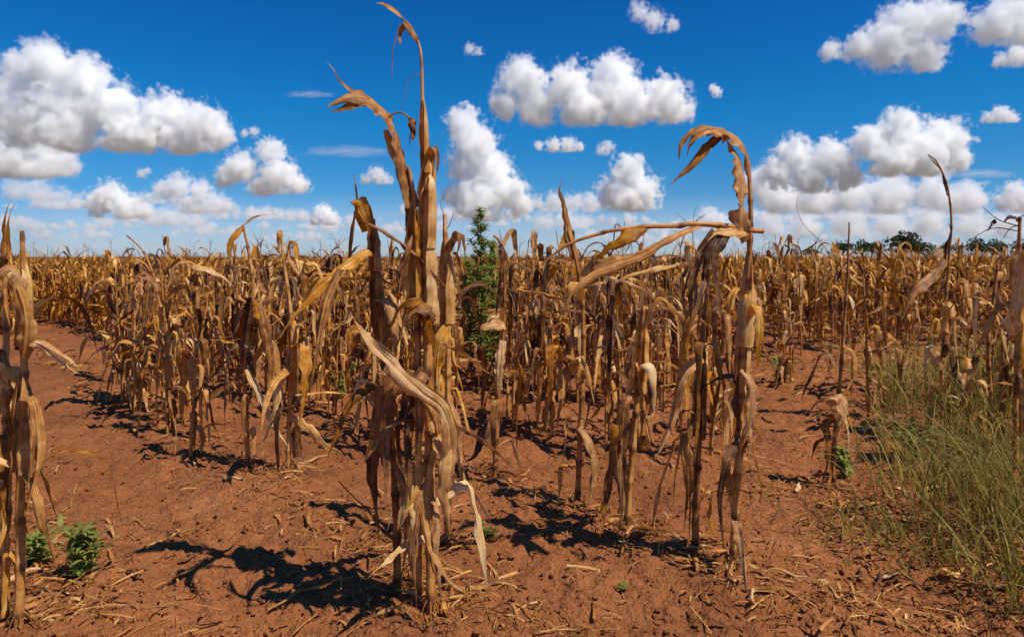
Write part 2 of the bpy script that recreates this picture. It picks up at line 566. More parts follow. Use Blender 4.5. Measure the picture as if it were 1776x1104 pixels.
CLOUDS = [
    ([(85, 118, 42), (150, 140, 42), (35, 140, 46), (120, 195, 60), (200, 185, 42), (30, 200, 50), (215, 235, 40), (120, 225, 50)], 3000, 268, 9, 'largest white cumulus cloud at the upper left edge of the sky', 6),
    ([(280, 205, 44), (345, 222, 42), (375, 235, 24), (250, 235, 36), (310, 240, 36)], 2950, 270, 9, 'rounded white cloud joined to the right flank of the largest left cloud', 5),
    ([(40, 235, 46), (95, 280, 34), (20, 280, 45), (70, 300, 32)], 3500, 312, 5, 'grey based cumulus cut by the left edge below the largest left cloud', 5),
    ([(470, 262, 24), (485, 305, 32), (420, 290, 28), (520, 322, 20), (450, 322, 24), (395, 305, 22)], 3600, 342, 5, 'small bright cumulus with ragged top left of the tall central maize stalk', 5),
    ([(190, 340, 26), (165, 352, 24), (215, 358, 26), (250, 368, 18)], 4200, 382, 5, 'low puffy cloud with a pointed top above the left crop line', 5),
    ([(310, 322, 24), (345, 330, 22), (285, 330, 18), (370, 355, 22), (330, 355, 24), (395, 360, 16)], 4500, 372, 3, 'layered low cloud between two puffier clouds on the left', 5),
    ([(560, 372, 18), (575, 380, 15), (548, 382, 12)], 5000, 392, 5, 'tiny bright puff of cloud left of the bent brown stalk', 4),
    ([(803, 213, 30), (825, 255, 38), (848, 300, 40), (880, 335, 34), (805, 290, 30), (830, 350, 40), (795, 340, 26), (900, 355, 22)], 3400, 388, 7, 'tall leaning cumulus tower just right of the tall central stalk', 6),
    ([(905, 138, 36), (985, 150, 40), (1065, 132, 38), (1150, 180, 42), (878, 180, 28), (930, 185, 36), (1010, 190, 40), (1090, 190, 44), (1180, 195, 22), (1060, 165, 44)], 2800, 222, 8, 'broad flat based cumulus high over the middle of the field', 6),
    ([(1090, 300, 30), (1068, 335, 30), (1112, 335, 32), (1090, 345, 34)], 3600, 370, 8, 'dome shaped cumulus above the broken horizontal stalk', 5),
    ([(1565, 225, 36), (1640, 245, 40), (1512, 245, 30), (1600, 270, 42), (1540, 280, 36), (1665, 275, 24)], 3000, 310, 8, 'big bright double headed cumulus on the right side of the sky', 6),
    ([(1378, 268, 32), (1440, 280, 36), (1350, 300, 28), (1410, 305, 34), (1470, 305, 26)], 3100, 338, 7, 'cumulus with a knobbly top just right of the arching stalk', 5),
    ([(1340, 392, 26), (1400, 396, 28), (1470, 388, 30), (1540, 392, 30), (1610, 386, 30), (1680, 392, 28), (1750, 388, 28)], 5000, 414, 3.0, 'lowest long pale cloud bank over the horizon trees on the right', 5),
    ([(1320, 318, 32), (1350, 345, 36), (1410, 350, 38), (1470, 338, 36), (1540, 342, 42), (1610, 338, 36), (1680, 345, 34)], 4300, 374, 4.5, 'long greyish cloud bank under the bright right clouds', 5),
    ([(1580, 45, 46), (1625, 35, 34), (1540, 75, 44), (1600, 95, 34), (1490, 85, 26), (1440, 88, 18)], 2500, 130, 5, 'ragged cumulus at the top right with a thin tail on its left', 6),
    ([(1720, 45, 34), (1760, 30, 40), (1776, 60, 30)], 2500, 82, 5, 'cloud cut off by the top right corner', 5),
    ([(1765, 98, 20), (1740, 104, 14), (1790, 100, 20)], 2600, 118, 3.5, 'little cloud touching the right edge under the corner cloud', 4),
    ([(1735, 200, 16), (1715, 205, 12), (1752, 206, 12)], 3000, 215, 3.5, 'small flat puff near the right edge', 4),
    ([(1765, 335, 22), (1745, 350, 18), (1785, 350, 24)], 4000, 372, 4, 'bright low puff at the right edge above the dark tassels', 4),
    ([(985, 252, 15), (960, 254, 14), (1005, 256, 10), (935, 253, 9)], 3200, 266, 3, 'thin flat cloud strip under the broad central cloud', 4),
    ([(1110, 20, 17), (1135, 35, 20), (1165, 45, 14), (1100, 10, 10)], 2500, 60, 1.6, 'faint shredded wisp at the top of the sky left of the right clouds', 4),
    ([(815, 86, 11), (830, 90, 9)], 2500, 98, 1.3, 'faint wisp right of the topmost leaf tip', 4),
    ([(1242, 160, 10), (1236, 154, 8)], 2700, 172, 2.5, 'tiny puff beyond the right end of the broad central cloud', 4),
    ([(655, 305, 17), (635, 312, 11), (672, 312, 11)], 4000, 322, 2.2, 'soft faint puff left of the tall central stalk', 4),
    ([(1055, 255, 13), (1045, 262, 12)], 3300, 272, 1.6, 'faint scrap above the dome shaped cloud', 4),
    ([(60, 335, 30), (20, 330, 24), (100, 340, 20)], 5200, 350, 1.6, 'flat dim cloud strip at the left edge above the maize', 4),
    ([(300, 378, 22), (265, 382, 18), (340, 385, 20)], 5600, 396, 2.2, 'dim low puffs of cloud over the left of the field', 4),
    ([(1230, 378, 20), (1250, 385, 16), (1205, 388, 14)], 5500, 396, 2.5, 'small low cloud left of the upright right stalk', 4),
    ([(440, 228, 10), (425, 232, 8)], 3300, 242, 1.5, 'small scrap of cloud above the ragged bright cumulus', 4),
    ([(248, 302, 9), (256, 296, 7)], 3800, 312, 1.5, 'tiny upright scrap of cloud on the left between larger puffs', 4),
    ([(980, 385, 22), (945, 388, 20), (1010, 390, 18)], 5600, 400, 2.2, 'low cloud behind the leaf wrapped stalk tip', 4),
]
for i, (hp, Y, b, dn, lab, k) in enumerate(CLOUDS):
    cloud(hp, Y, b, dn, lab, i + 3, k)
# hazy bank low over the horizon
for x_, y_, w_, lab_ in ((606, 247, 26, 'thin pale streak of cloud left of the tall central stalk'), (1490, 262, 22, 'faint streak of cloud left of the double headed cumulus'), (540, 156, 14, 'faint trace of cloud left of the drooping top leaf'), (1700, 290, 20, 'faint thin streak right of the double headed cumulus')):
    o = cloud([(x_, y_, w_), (x_ - w_ * .6, y_ + 2, w_ * .8), (x_ + w_ * .7, y_ + 3, w_ * .7)], 3000, y_ + w_, .28, lab_, int(x_), 3)
    o.scale = (2.3, 1, .42)
rc = np.random.default_rng(91)
LOWA = [('left edge', 20), ('bare tipped leaning stalk', 230), ('crumpled plant', 430), ('tall central plant', 700), ('green weed', 850), ('wrapped tip plant', 990), ('broken level stalk', 1130),
        ('arching plant', 1290), ('thin curving stem', 1390), ('tallest horizon tree', 1570), ('curled tip stalk', 1650), ('right edge', 1770)]
lowc = {}


def low_label(x):
    nm = min(LOWA, key=lambda a: abs(a[1] - x))[0]
    k = lowc[nm] = lowc.get(nm, 0) + 1
    return f'pale cloud in the hazy low bank over the {nm}' + ('', ', higher one', ', smaller one', ', faint one', ', fainter one', ', last one')[min(k - 1, 5)]


for i in range(46):
    x = -80 + 1940 * (i * .618 % 1)
    y = 342 + 84 * rc.random() ** .8
    thick = (.85 - .0060 * (y - 345))
    hp = [(x + (j - 3.5) * (15 + 12 * rc.random()), y + rc.normal() * 4, (11 + 14 * rc.random()) * thick) for j in range(8)]
    o = cloud(hp, 5700 + 2600 * rc.random(), y + 8, 1.9, low_label(x), 200 + i, 3)
    o['group'] = 'pale clouds low over the horizon'

# a thin veil of moist air far off, thickest at the ground
bmx = np.array([[X_, Y_, Z_] for X_ in (-9000, 9000) for Y_ in (5150, 5600) for Z_ in (-30, 620)], float)
g = G()
g.add(bmx, np.array([[0, 1, 3, 2], [4, 6, 7, 5], [0, 4, 5, 1], [2, 3, 7, 6], [0, 2, 6, 4], [1, 5, 7, 3]]), np.zeros((8, 3)))
m_, t_, out_ = mat('moist_air')
gq = N_(t_, 'ShaderNodeNewGeometry'); sq = N_(t_, 'ShaderNodeSeparateXYZ'); t_.links.new(gq.outputs['Position'], sq.inputs[0])
mq = N_(t_, 'ShaderNodeMapRange', interpolation_type='SMOOTHSTEP')
mq.inputs['From Min'].default_value = 0; mq.inputs['From Max'].default_value = 560
mq.inputs['To Min'].default_value = .0016; mq.inputs['To Max'].default_value = 0
t_.links.new(sq.outputs[2], mq.inputs['Value'])
vq = N_(t_, 'ShaderNodeVolumePrincipled'); vq.inputs['Color'].default_value = (.93, .97, 1, 1)
t_.links.new(mq.outputs[0], vq.inputs['Density']); t_.links.new(vq.outputs[0], out_.inputs['Volume'])
tag(link('distant_mist', g.mesh('distant_mist', m_, False)), 'thin pale veil of moist air low over the horizon', 'mist', kind='stuff')

# ------------------------------------------------------------------ maize
Z3 = np.array([0, 0, 1.0])


def droop(rng, p0, phi, L, th0, th1, k0, k1, n, wander=.5):
    s = np.linspace(0, 1, n)
    x = np.clip((s - k0) / max(k1 - k0, .02), 0, 1)
    th = th0 + (th1 - th0) * (x * x * (3 - 2 * x)) + .25 * n1(s * 3 + rng.random() * 90, 2)
    ph = phi + wander * n1(s * 2 + rng.random() * 90, 6)
    d = np.stack([np.cos(th) * np.cos(ph), np.cos(th) * np.sin(ph), np.sin(th)], 1) * (L / (n - 1))
    P = p0 + np.concatenate([np.zeros((1, 3)), np.cumsum(d[:-1], 0)])
    lim = .012 + .02 * s
    P[:, 2] = np.where(P[:, 2] < lim, lim, P[:, 2])
    return P


def stalk_path(rng, H, lean, n, zig=.012):
    z = np.linspace(-.04, H, n)
    t = np.clip(z / H, 0, 1)
    ph = rng.random() * 6.28
    x = lean * t ** 1.6 * math.cos(ph) + zig * n1(t * 4 + rng.random() * 90, 1) * t
    y = lean * t ** 1.6 * math.sin(ph) + zig * n1(t * 4 + rng.random() * 90, 2) * t
    return np.stack([x, y, z], 1)


def joint_radius(L, r0, r1, step=.14):
    t = L / L[-1]
    r = r0 + (r1 - r0) * t ** .9
    ph = (L % step) / step
    return r * (1 + .28 * np.exp(-((ph - .5) / .10) ** 2))


def husk(rng, p, phi, L, down, lod):
    """an ear of maize in its dry husk"""
    g = G()
    n = (9, 7, 5, 4)[lod]
    th = -1.2 if down else 1.0
    P = droop(rng, p, phi, L, th + .5, th, .0, .4, n, .1)
    u = np.linspace(0, 1, n)
    R = L * .13 * np.sin(np.clip(u * 1.02 + .02, 0, 1) * math.pi) ** .6 * (1 - .35 * u) + .002
    tube(g, P, R, (8, 6, 4, 3)[lod], .72, .15, int(rng.integers(99)))
    if lod < 2:
        for j in range(3):
            a = phi + rng.normal() * .8
            Q = droop(rng, P[n // 2], a, L * .7, th + .2, th - rng.random() * .5, .1, .8, n, .5)
            strip(g, Q, L * .11, np.array([-math.sin(a), math.cos(a), 0]), rng, 3, rng.normal() * .8, 1.2, .3, .2, .3, .85)
    return g


def make_plant(seed, H=1.05, nleaf=8, lean=.06, lod=0, broken=False, ear=False, tassel=False, r0=.012, bare=0.0, leafw=1.0, dark=0.0):
    """returns [(part name, G, material)] for one dry maize plant standing at the origin"""
    rng = np.random.default_rng(seed)
    parts = []
    ns_ = (26, 14, 8, 4)[lod]
    SP = stalk_path(rng, H, lean, ns_)
    L = np.concatenate([[0], np.cumsum(np.linalg.norm(np.diff(SP, axis=0), axis=1))])
    g = G()
    tube(g, SP, joint_radius(L, r0, r0 * .38), (8, 6, 4, 3)[lod], .50 - dark, .1, seed % 97)
    if broken:
        a = rng.random() * 6.28
        Q = droop(rng, SP[-1], a, .25 + .25 * rng.random(), .4, -1.1 + rng.normal() * .3, 0, .15, (10, 6, 4, 3)[lod], .15)
        tube(g, Q, np.linspace(r0 * .36, r0 * .15, len(Q)), (6, 4, 3, 3)[lod], .5 - dark)
    parts.append(('stalk', g, M_STALK))
    ph0 = rng.random() * 6.28
    for i in range(nleaf):
        f = bare + (1 - bare) * (.20 + .78 * (i + .5 * rng.random()) / nleaf)
        k = min(int(f * (ns_ - 1)), ns_ - 1)
        p = SP[k]
        phi = ph0 + math.pi * i + rng.normal() * .55
        Lf = (.26 + .36 * rng.random()) * (1.1 - .35 * abs(f - .5)) * H
        nu = (18, 11, 7, 4)[lod]
        stiff = rng.random()
        kink = .03 + .22 * rng.random() ** 1.5
        if stiff < .62:                     # snapped at the collar, hanging down along the stalk
            th0, th1 = .3 + 1.0 * rng.random(), -1.25 - .32 * rng.random()
            P = droop(rng, p, phi, Lf, th0, th1, kink, kink + .16, nu, .35)
        elif stiff < .82:                   # long arch
            th0, th1 = 1.1 + .3 * rng.random(), -1.0 - .45 * rng.random()
            P = droop(rng, p, phi, Lf * 1.1, th0, th1, .15, .75, nu, .5)
        else:                               # stiff and nearly straight
            th0 = 1.25 - 1.9 * rng.random()
            P = droop(rng, p, phi, Lf * .75, th0, th0 - .5 * rng.random(), .2, .9, nu, .3)
        g = G()
        wd = (.019 + .025 * rng.random()) * leafw * (1, 1, 1.1, 1.35)[lod]
        strip(g, P, wd, np.array([-math.sin(phi), math.cos(phi), 0]), rng, (7, 4, 2, 2)[lod], rng.normal() * 1.2, .5 + 1.1 * rng.random(), .32, .2 + .5 * rng.random(), .45, .16 + .66 * rng.random() - dark * .5, rfreq=4)
        parts.append(('leaf', g, M_LEAF))
    if lod < 2:
        for i in range(3 if lod == 0 else 2):      # papery sheaths round the stalk
            k = int((.12 + .25 * i + .1 * rng.random()) * (ns_ - 1))
            k2 = min(k + max(3, ns_ // 6), ns_ - 1)
            P = spline(SP[k:k2 + 1], (7, 5)[lod])
            g = G()
            strip(g, P, r0 * 1.25 * 2.5, (math.cos(ph0), math.sin(ph0), 0), rng, (7, 5)[lod], .3, 2.5, .0, 0, .15, .66 - dark, wrap=True, taper=False)
            parts.append(('sheath', g, M_LEAF))
    if ear:
        k = int((.42 + .15 * rng.random()) * (ns_ - 1))
        parts.append(('husk', husk(rng, SP[k], ph0 + 1.2, .17 + .06 * rng.random(), rng.random() < .75, lod), M_LEAF))
    if tassel:
        g = G()
        for j in range(6 if lod < 2 else 3):
            a = rng.random() * 6.28
            Q = droop(rng, SP[-1], a, .12 + .12 * rng.random(), 1.35 - .5 * rng.random(), .6 - 1.2 * rng.random(), .2, 1, 6, .3)
            tube(g, Q, np.linspace(.0028, .0012, 6), 4 if lod < 2 else 3, .3)
        parts.append(('tassel', g, M_STALK))
    return parts


def build_thing(name, parts, loc, label, cat, group=None, rz=0, scale=1.0):
    root = thing(name, loc, label, cat, group, rz)
    root.scale = (scale,) * 3
    cache = []
    for pn, g, m in parts:
        o = link(pn, g.mesh(pn, m), root)
        cache.append((pn, o.data))
    return root, cache


def copy_thing(src, loc, rz, scale, label, group):
    r = src.copy()
    COL.objects.link(r)
    r.location = loc
    r.rotation_euler = (0, 0, rz)
    r.scale = scale if isinstance(scale, tuple) else (scale,) * 3
    r['label'] = label
    r['group'] = group
    for ch in src.children:
        c = ch.copy()
        COL.objects.link(c)
        c.parent = r
    return r


# ---- the plants in front, each as it stands in the photograph
class Hero:
    def __init__(s, base_px, base_py, label, d=None, seed=1):
        s.d = d or dg(base_py)
        s.rng = np.random.default_rng(seed)
        b = W(base_px, base_py, s.d)
        b[2] = gz1(b[0], b[1])
        s.base = b
        s.root = thing('maize_plant', b, label, 'maize plant', 'dead maize plants at the front of the field')
        s.m = s.d / F

    def pts(s, P):
        return np.array([W(p[0], p[1], s.d + (p[2] if len(p) > 2 else 0)) for p in P]) - s.base

    def stalk(s, P, R, n=90, tint=.52, ns=10, step=.15, name='stalk', joints=True):
        P = s.pts(P)
        d = np.concatenate([[0], np.cumsum(np.linalg.norm(np.diff(P, axis=0), axis=1))])
        Q = spline(P, n)
        Q[:, 1] += .008 * n1(np.arange(n) * .15 + s.rng.random() * 50, 2)
        u = np.linspace(0, d[-1], n)
        r = np.interp(u, np.linspace(0, d[-1], len(R)), R) * 1.16
        if joints:
            r = r * joint_radius(np.maximum(u, 1e-6), 1, 1, step)
            pj = (u % step) / step
            tint = tint + .10 * (pj - .5) - .30 * np.exp(-((pj - .5) / .07) ** 2)
        g = G()
        tube(g, Q, r, ns, tint, .10, int(s.rng.integers(99)))
        return link(name, g.mesh(name, M_STALK), s.root)

    def leaf(s, P, wpx, tint=.6, n=26, nv=11, side=None, twist=.4, curl=.8, ruffle=.28, fold=.25, tear=.5, base=.6, name='leaf', rfreq=5, label=None, tip=.6, crease=.12, grow=.22):
        Q = spline(s.pts(P), n)
        t = unit(Q[-1] - Q[0])
        if side is None:                     # blade faces the viewer: across = perpendicular to path and to the view
            side = np.cross(t, [-0.3, 1, -0.5])
        Q[:, 1] += .02 * n1(np.linspace(0, 2, n) + s.rng.random() * 50, 3) * np.linspace(0, 1, n)
        lim = np.array([gz1(a[0] + s.base[0], a[1] + s.base[1]) for a in Q]) - s.base[2] + .012
        Q[:, 2] = np.maximum(Q[:, 2], lim)
        g = G()
        strip(g, Q, wpx * s.m / 2 * 1.06, side, s.rng, nv, twist, curl, ruffle, fold, tear, tint, base=base, rfreq=rfreq, tip=tip, crease=crease, grow=grow, split=(.25 + .5 * s.rng.random()) if wpx > 17 and tear > .4 and s.rng.random() < .6 else 0)
        o = link(name, g.mesh(name, M_LEAF), s.root)
        if label: o['label'] = label
        return o

    def sheath(s, P, wpx, tint=.66, n=16, open_=2.6, side=(1, -.6, 0)):
        Q = spline(s.pts(P), n)
        g = G()
        strip(g, Q, wpx * s.m / 2 * open_, side, s.rng, 13, .5, open_, .05, 0, .2, tint, wrap=True, taper=False, crease=.03, rag=.9)
        return link('sheath', g.mesh('sheath', M_LEAF), s.root)

    def thread(s, P, r=.0012, tint=.35, n=14):
        Q = spline(s.pts(P), n)
        g = G()
        tube(g, Q, np.linspace(r, r * .5, n), 5, tint)
        return link('tendril', g.mesh('tendril', M_STALK), s.root)

    def ear(s, x, y, L=.2, phi=0.0, down=True):
        p = s.pts([(x, y)])[0]
        g = husk(s.rng, p, phi, L, down, 0)
        return link('husk', g.mesh('husk', M_LEAF), s.root)

    def roots(s, x, r=.012):
        g = G()
        p = s.pts([(x, HY + CAMH * F / s.d)])[0]
        p[2] = 0
        for i in range(7):
            a = i * .9 + s.rng.random() * .5
            dv = np.array([math.cos(a), math.sin(a), 0])
            Q = spline([p + dv * r * .6 + Z3 * .05, p + dv * (r + .018) + Z3 * .03, p + dv * (r + .034) - Z3 * .012], 6)
            tube(g, Q, np.linspace(.0032, .002, 6), 5, .3)
        o = link('brace_roots', g.mesh('brace_roots', M_STALK), s.root)
        o['kind'] = 'stuff'

    def extra(s, seed, H, nleaf, lo=0.0, **kw):
        """random dry leaves on the lower stalk"""
        for pn, g, m in make_plant(seed, H, nleaf, lod=0, leafw=.85, **kw):
            if pn == 'leaf':
                link('leaf', g.mesh('leaf', m), s.root)


# H1 tall central plant
h = Hero(746, 1062, 'tallest dead maize plant near the middle with a thin tip arching over to the left', seed=21)
h.stalk([(748, 1070), (746, 900), (744, 700), (741, 560), (739, 400), (739, 300), (734, 235), (732, 160), (730, 95), (722, 65), (708, 42), (694, 28)],
        [.013, .014, .014, .014, .013, .011, .0085, .0065, .0045, .002], 90, .55)
h.stalk([(728, 1058, .05), (726, 800, .04), (724, 560), (720, 400), (716, 330), (708, 290)], [.010, .010, .009, .005], 40, .5, name='stalk')
h.sheath([(742, 560), (740, 470), (739, 390)], 38, .62)
h.sheath([(740, 430), (740, 350), (741, 285)], 34, .7)
h.sheath([(738, 300), (735, 235), (733, 170)], 17, .62)
h.sheath([(722, 540), (719, 440), (716, 350)], 28, .6)
h.leaf([(696, 30), (684, 19), (670, 11), (652, 5, -.05)], 8, .6, 22, 5, curl=.5)
h.leaf([(706, 40), (698, 48), (693, 62), (696, 82)], 12, .25, 19, 9, curl=1.2)
h.leaf([(702, 38), (718, 62), (728, 80)], 16, .45, 19, 9)
h.thread([(694, 42), (685, 72), (680, 105), (681, 135)], .0022)
h.thread([(731, 132), (718, 128), (708, 140), (703, 165), (694, 190)], .0014)
h.leaf([(716, 360), (704, 300), (694, 258), (680, 218), (662, 190), (636, 172, -.05), (604, 168, -.1), (570, 184, -.12)], 37, .60, 64, 13, twist=1.1, curl=.9, ruffle=.35, base=.8, rfreq=7, tip=.18, tear=.35)
h.leaf([(640, 178, -.05), (610, 182, -.1), (580, 192, -.12), (566, 182, -.13)], 20, .3, 32, 9, curl=1.0)
h.leaf([(640, 172, -.05), (612, 160, -.08), (592, 142, -.1), (578, 120, -.12), (566, 106, -.12)], 7, .5, 28, 5)
h.leaf([(670, 225), (680, 255), (696, 290), (707, 340), (708, 396)], 24, .62, 35, 11, curl=1.0, ruffle=.45)
h.stalk([(716, 240), (713, 212), (700, 197), (684, 197), (672, 205)], [.004, .003, .002], 20, .4, 7, joints=False)
h.leaf([(714, 204), (716, 225), (712, 248)], 18, .38, 19, 9, curl=1.2)
h.leaf([(738, 380), (742, 320), (746, 275), (752, 256, -.04), (760, 275, -.05), (757, 305, -.05)], 26, .68, 41, 11, curl=1.0)
h.leaf([(744, 380), (750, 330), (752, 290), (750, 270)], 18, .6, 25, 9)
h.leaf([(712, 330), (706, 370), (706, 405), (700, 430)], 12, .3, 25, 9, curl=1.2)
h.leaf([(690, 470, -.04), (705, 445, -.04), (716, 400, -.03)], 14, .35, 22, 9)
h.leaf([(748, 590, -.02), (744, 545, -.05), (728, 520, -.07), (706, 524, -.08), (690, 556, -.08), (674, 615, -.06)], 44, .42, 54, 13, twist=-.5, curl=1.3, ruffle=.2, base=.8)
h.leaf([(755, 545, -.02), (735, 530, -.09), (712, 540, -.1), (700, 566, -.1)], 40, .3, 35, 11, curl=1.0, base=.9)
h.leaf([(772, 850, -.05), (780, 770, -.08), (768, 712, -.12), (730, 680, -.14), (690, 642, -.14), (650, 602, -.12), (616, 556, -.06)], 37, .80, 60, 13, twist=.25, curl=.9, ruffle=.45, fold=.6, base=.45, tear=.7, tip=.35, crease=.25, label='wide pale leaf slanting down across the stalks')
h.leaf([(764, 760, -.04), (752, 712, -.08), (716, 676, -.11), (680, 650, -.12), (652, 632, -.1)], 24, .6, 40, 11, twist=.5, curl=1.2, fold=.4, tip=.4)
h.leaf([(690, 640, -.08), (670, 690, -.08), (660, 760, -.06), (672, 830, -.05)], 52, .30, 44, 11, curl=.9, base=.8)
h.leaf([(740, 640, -.03), (715, 690, -.05), (700, 760, -.05), (708, 840, -.05)], 40, .35, 41, 11, curl=1.0)
h.leaf([(752, 780, -.03), (738, 870, -.06), (746, 940, -.1), (776, 1002, -.16), (815, 1032, -.18)], 22, .74, 51, 11, curl=1.4, tear=.4)
h.leaf([(748, 820, -.02), (722, 880, -.07), (716, 960, -.08), (722, 1040, -.1)], 26, .45, 44, 11, curl=1.4)
h.leaf([(750, 730, -.02), (772, 790, -.08), (768, 860, -.1), (780, 930, -.1)], 30, .66, 41, 11, curl=1.2)
h.leaf([(745, 850, -.02), (758, 900, -.08), (752, 960, -.1), (768, 1030, -.1)], 24, .5, 38, 11, curl=1.3)
h.ear(742, 800, .2, 3.9)
h.extra(501, 1.2, 7)
h.roots(746)

# H6 second stalk of the centre cluster
h = Hero(690, 1036, 'brown leaning maize stalk just left of the tallest plant with a long leaf drooping left', seed=22)
h.stalk([(690, 1042), (688, 900), (682, 780), (668, 640), (656, 540), (651, 450), (646, 380)], [.0125, .012, .011, .010, .008], 90, .40)
h.sheath([(662, 600), (654, 520), (650, 450)], 28, .38)
h.sheath([(650, 470), (648, 420), (645, 385)], 24, .5)
h.leaf([(650, 440), (636, 436, -.06), (606, 458, -.1), (566, 488, -.14), (526, 528, -.16), (496, 566, -.16)], 32, .58, 54, 11, twist=.4, curl=1.1, base=.6, label='long leaf drooping to the left')
h.leaf([(590, 466, -.14), (566, 520, -.2), (552, 590, -.22), (540, 680, -.22)], 22, .55, 41, 11, curl=1.3)
h.leaf([(640, 400, -.02), (626, 358, -.05), (622, 345, -.06), (634, 372, -.08), (640, 408, -.08)], 30, .48, 38, 11, curl=.8, ruffle=.3, base=.8)
h.leaf([(606, 450, .05), (612, 390, .02), (619, 345), (612, 298)], 11, .30, 35, 9, curl=1.6)
h.leaf([(652, 520, -.02), (672, 525, -.08), (684, 560, -.1), (688, 620, -.1)], 26, .6, 35, 11)
h.leaf([(676, 720, -.02), (652, 760, -.06), (646, 840, -.08), (660, 930, -.08)], 30, .3, 41, 11, curl=1.2)
h.leaf([(682, 800, -.02), (702, 850, -.06), (706, 930, -.06), (694, 1010, -.08)], 24, .38, 41, 11, curl=1.5)
h.extra(502, 1.05, 5)
h.roots(690)

# H7 pale stalk right of the centre
h = Hero(776, 930, 'pale maize stalk just right of the tallest plant with a hooded leaf at its top', d=2.85, seed=23)
h.stalk([(776, 936), (777, 760), (777, 600), (776, 500), (773, 430), (771, 372)], [.012, .012, .011, .010, .007], 90, .66)
h.sheath([(776, 560), (775, 480), (773, 420)], 28, .7)
h.leaf([(776, 440), (784, 415, -.04), (796, 404, -.06), (800, 425, -.06), (790, 480, -.05)], 24, .42, 35, 11, curl=1.2, base=.8)
h.thread([(772, 378), (764, 355), (768, 340)], .002)
h.thread([(773, 400), (782, 385), (786, 370)], .0025)
h.leaf([(778, 560, -.02), (764, 590, -.05), (758, 640, -.06), (760, 700, -.06)], 26, .6, 35, 11, curl=1.2)
h.leaf([(778, 690, -.02), (792, 730, -.05), (796, 790, -.06), (806, 850, -.07)], 24, .5, 35, 11, curl=1.3)
h.extra(503, 1.0, 6)
h.roots(776)

# H2 tall arching plant on the right
h = Hero(1272, 986, 'tall maize plant on the right whose top arches over to the left in a hook', seed=24)
h.stalk([(1270, 992), (1277, 850), (1284, 700), (1291, 560), (1297, 480), (1301, 400), (1301, 330), (1298, 280), (1284, 246), (1262, 230), (1236, 222)],
        [.012, .012, .0125, .012, .011, .0085, .006, .003], 90, .48)
h.sheath([(1286, 660), (1293, 540), (1299, 440)], 27, .52)
h.sheath([(1291, 600), (1296, 540), (1299, 490)], 30, .7, side=(-1, -.6, 0))
h.leaf([(1292, 420, -.02), (1286, 370, -.05), (1286, 310, -.06), (1276, 262, -.05), (1256, 236, -.03)], 42, .55, 48, 13, twist=.5, curl=1.1, ruffle=.6, rfreq=8, base=.6, tear=.25)
h.leaf([(1302, 322), (1298, 276, -.02), (1280, 244, -.03), (1248, 226, -.05), (1214, 230, -.07), (1190, 256, -.08)], 34, .58, 44, 11, twist=.3, curl=1.1, tear=.3, base=.7, tip=.35)
h.leaf([(1268, 232), (1236, 222, -.04), (1204, 228, -.06), (1182, 250, -.08), (1178, 280, -.08)], 19, .45, 41, 9, curl=1.0)
h.leaf([(1262, 236), (1232, 226, -.03), (1206, 238, -.04), (1192, 262, -.04)], 22, .5, 35, 9)
h.leaf([(1250, 236, -.02), (1230, 250, -.05), (1200, 285, -.08), (1162, 320, -.1)], 21, .32, 38, 9, curl=1.2)
h.leaf([(1262, 234), (1244, 230, -.05), (1220, 230, -.08), (1204, 236, -.1)], 34, .52, 28, 11)
h.stalk([(1322, 401, .03), (1284, 398, -.03), (1262, 392, -.05), (1200, 388, -.08), (1178, 391, -.09), (1120, 393, -.12), (1060, 400, -.14), (1040, 405, -.14), (985, 424, -.15), (938, 459, -.15)],
        [.0085, .0088, .0085, .008, .0065, .005, .003], 48, .56, 8, name='broken_stalk')
h.leaf([(1215, 393, -.09), (1172, 408, -.14), (1120, 438, -.18), (1064, 458, -.2), (1014, 480, -.2), (988, 512, -.2)], 31, .68, 54, 11, twist=.5, curl=1.0, base=.16, grow=.6, tip=.3, label='pale leaf sagging from the broken stalk')
h.leaf([(1122, 395, -.13), (1090, 408, -.16), (1052, 432, -.17), (1030, 450, -.17)], 26, .48, 38, 11, curl=1.1, base=.4)
h.leaf([(1296, 404, -.03), (1268, 402, -.07), (1240, 404, -.09), (1222, 412, -.09)], 22, .7, 32, 11)
h.leaf([(1240, 402, -.07), (1226, 430, -.1), (1210, 490, -.12), (1196, 560, -.12)], 32, .32, 41, 11, twist=.6, curl=1.0, base=.7)
h.leaf([(1256, 404, -.07), (1238, 440, -.12), (1232, 500, -.13), (1226, 570, -.13)], 34, .26, 41, 11, twist=-.5, curl=1.1, base=.7)
h.leaf([(1298, 560, -.02), (1310, 530, -.06), (1316, 560, -.08), (1312, 640, -.08)], 22, .7, 35, 11)
h.leaf([(1286, 640, -.02), (1306, 670, -.05), (1300, 740, -.06), (1290, 800, -.06)], 30, .7, 38, 11, curl=1.2)
h.leaf([(1282, 760, -.02), (1262, 800, -.06), (1250, 870, -.06), (1256, 950, -.07)], 22, .34, 38, 11, curl=1.5)
h.extra(504, .8, 4)
h.roots(1272)

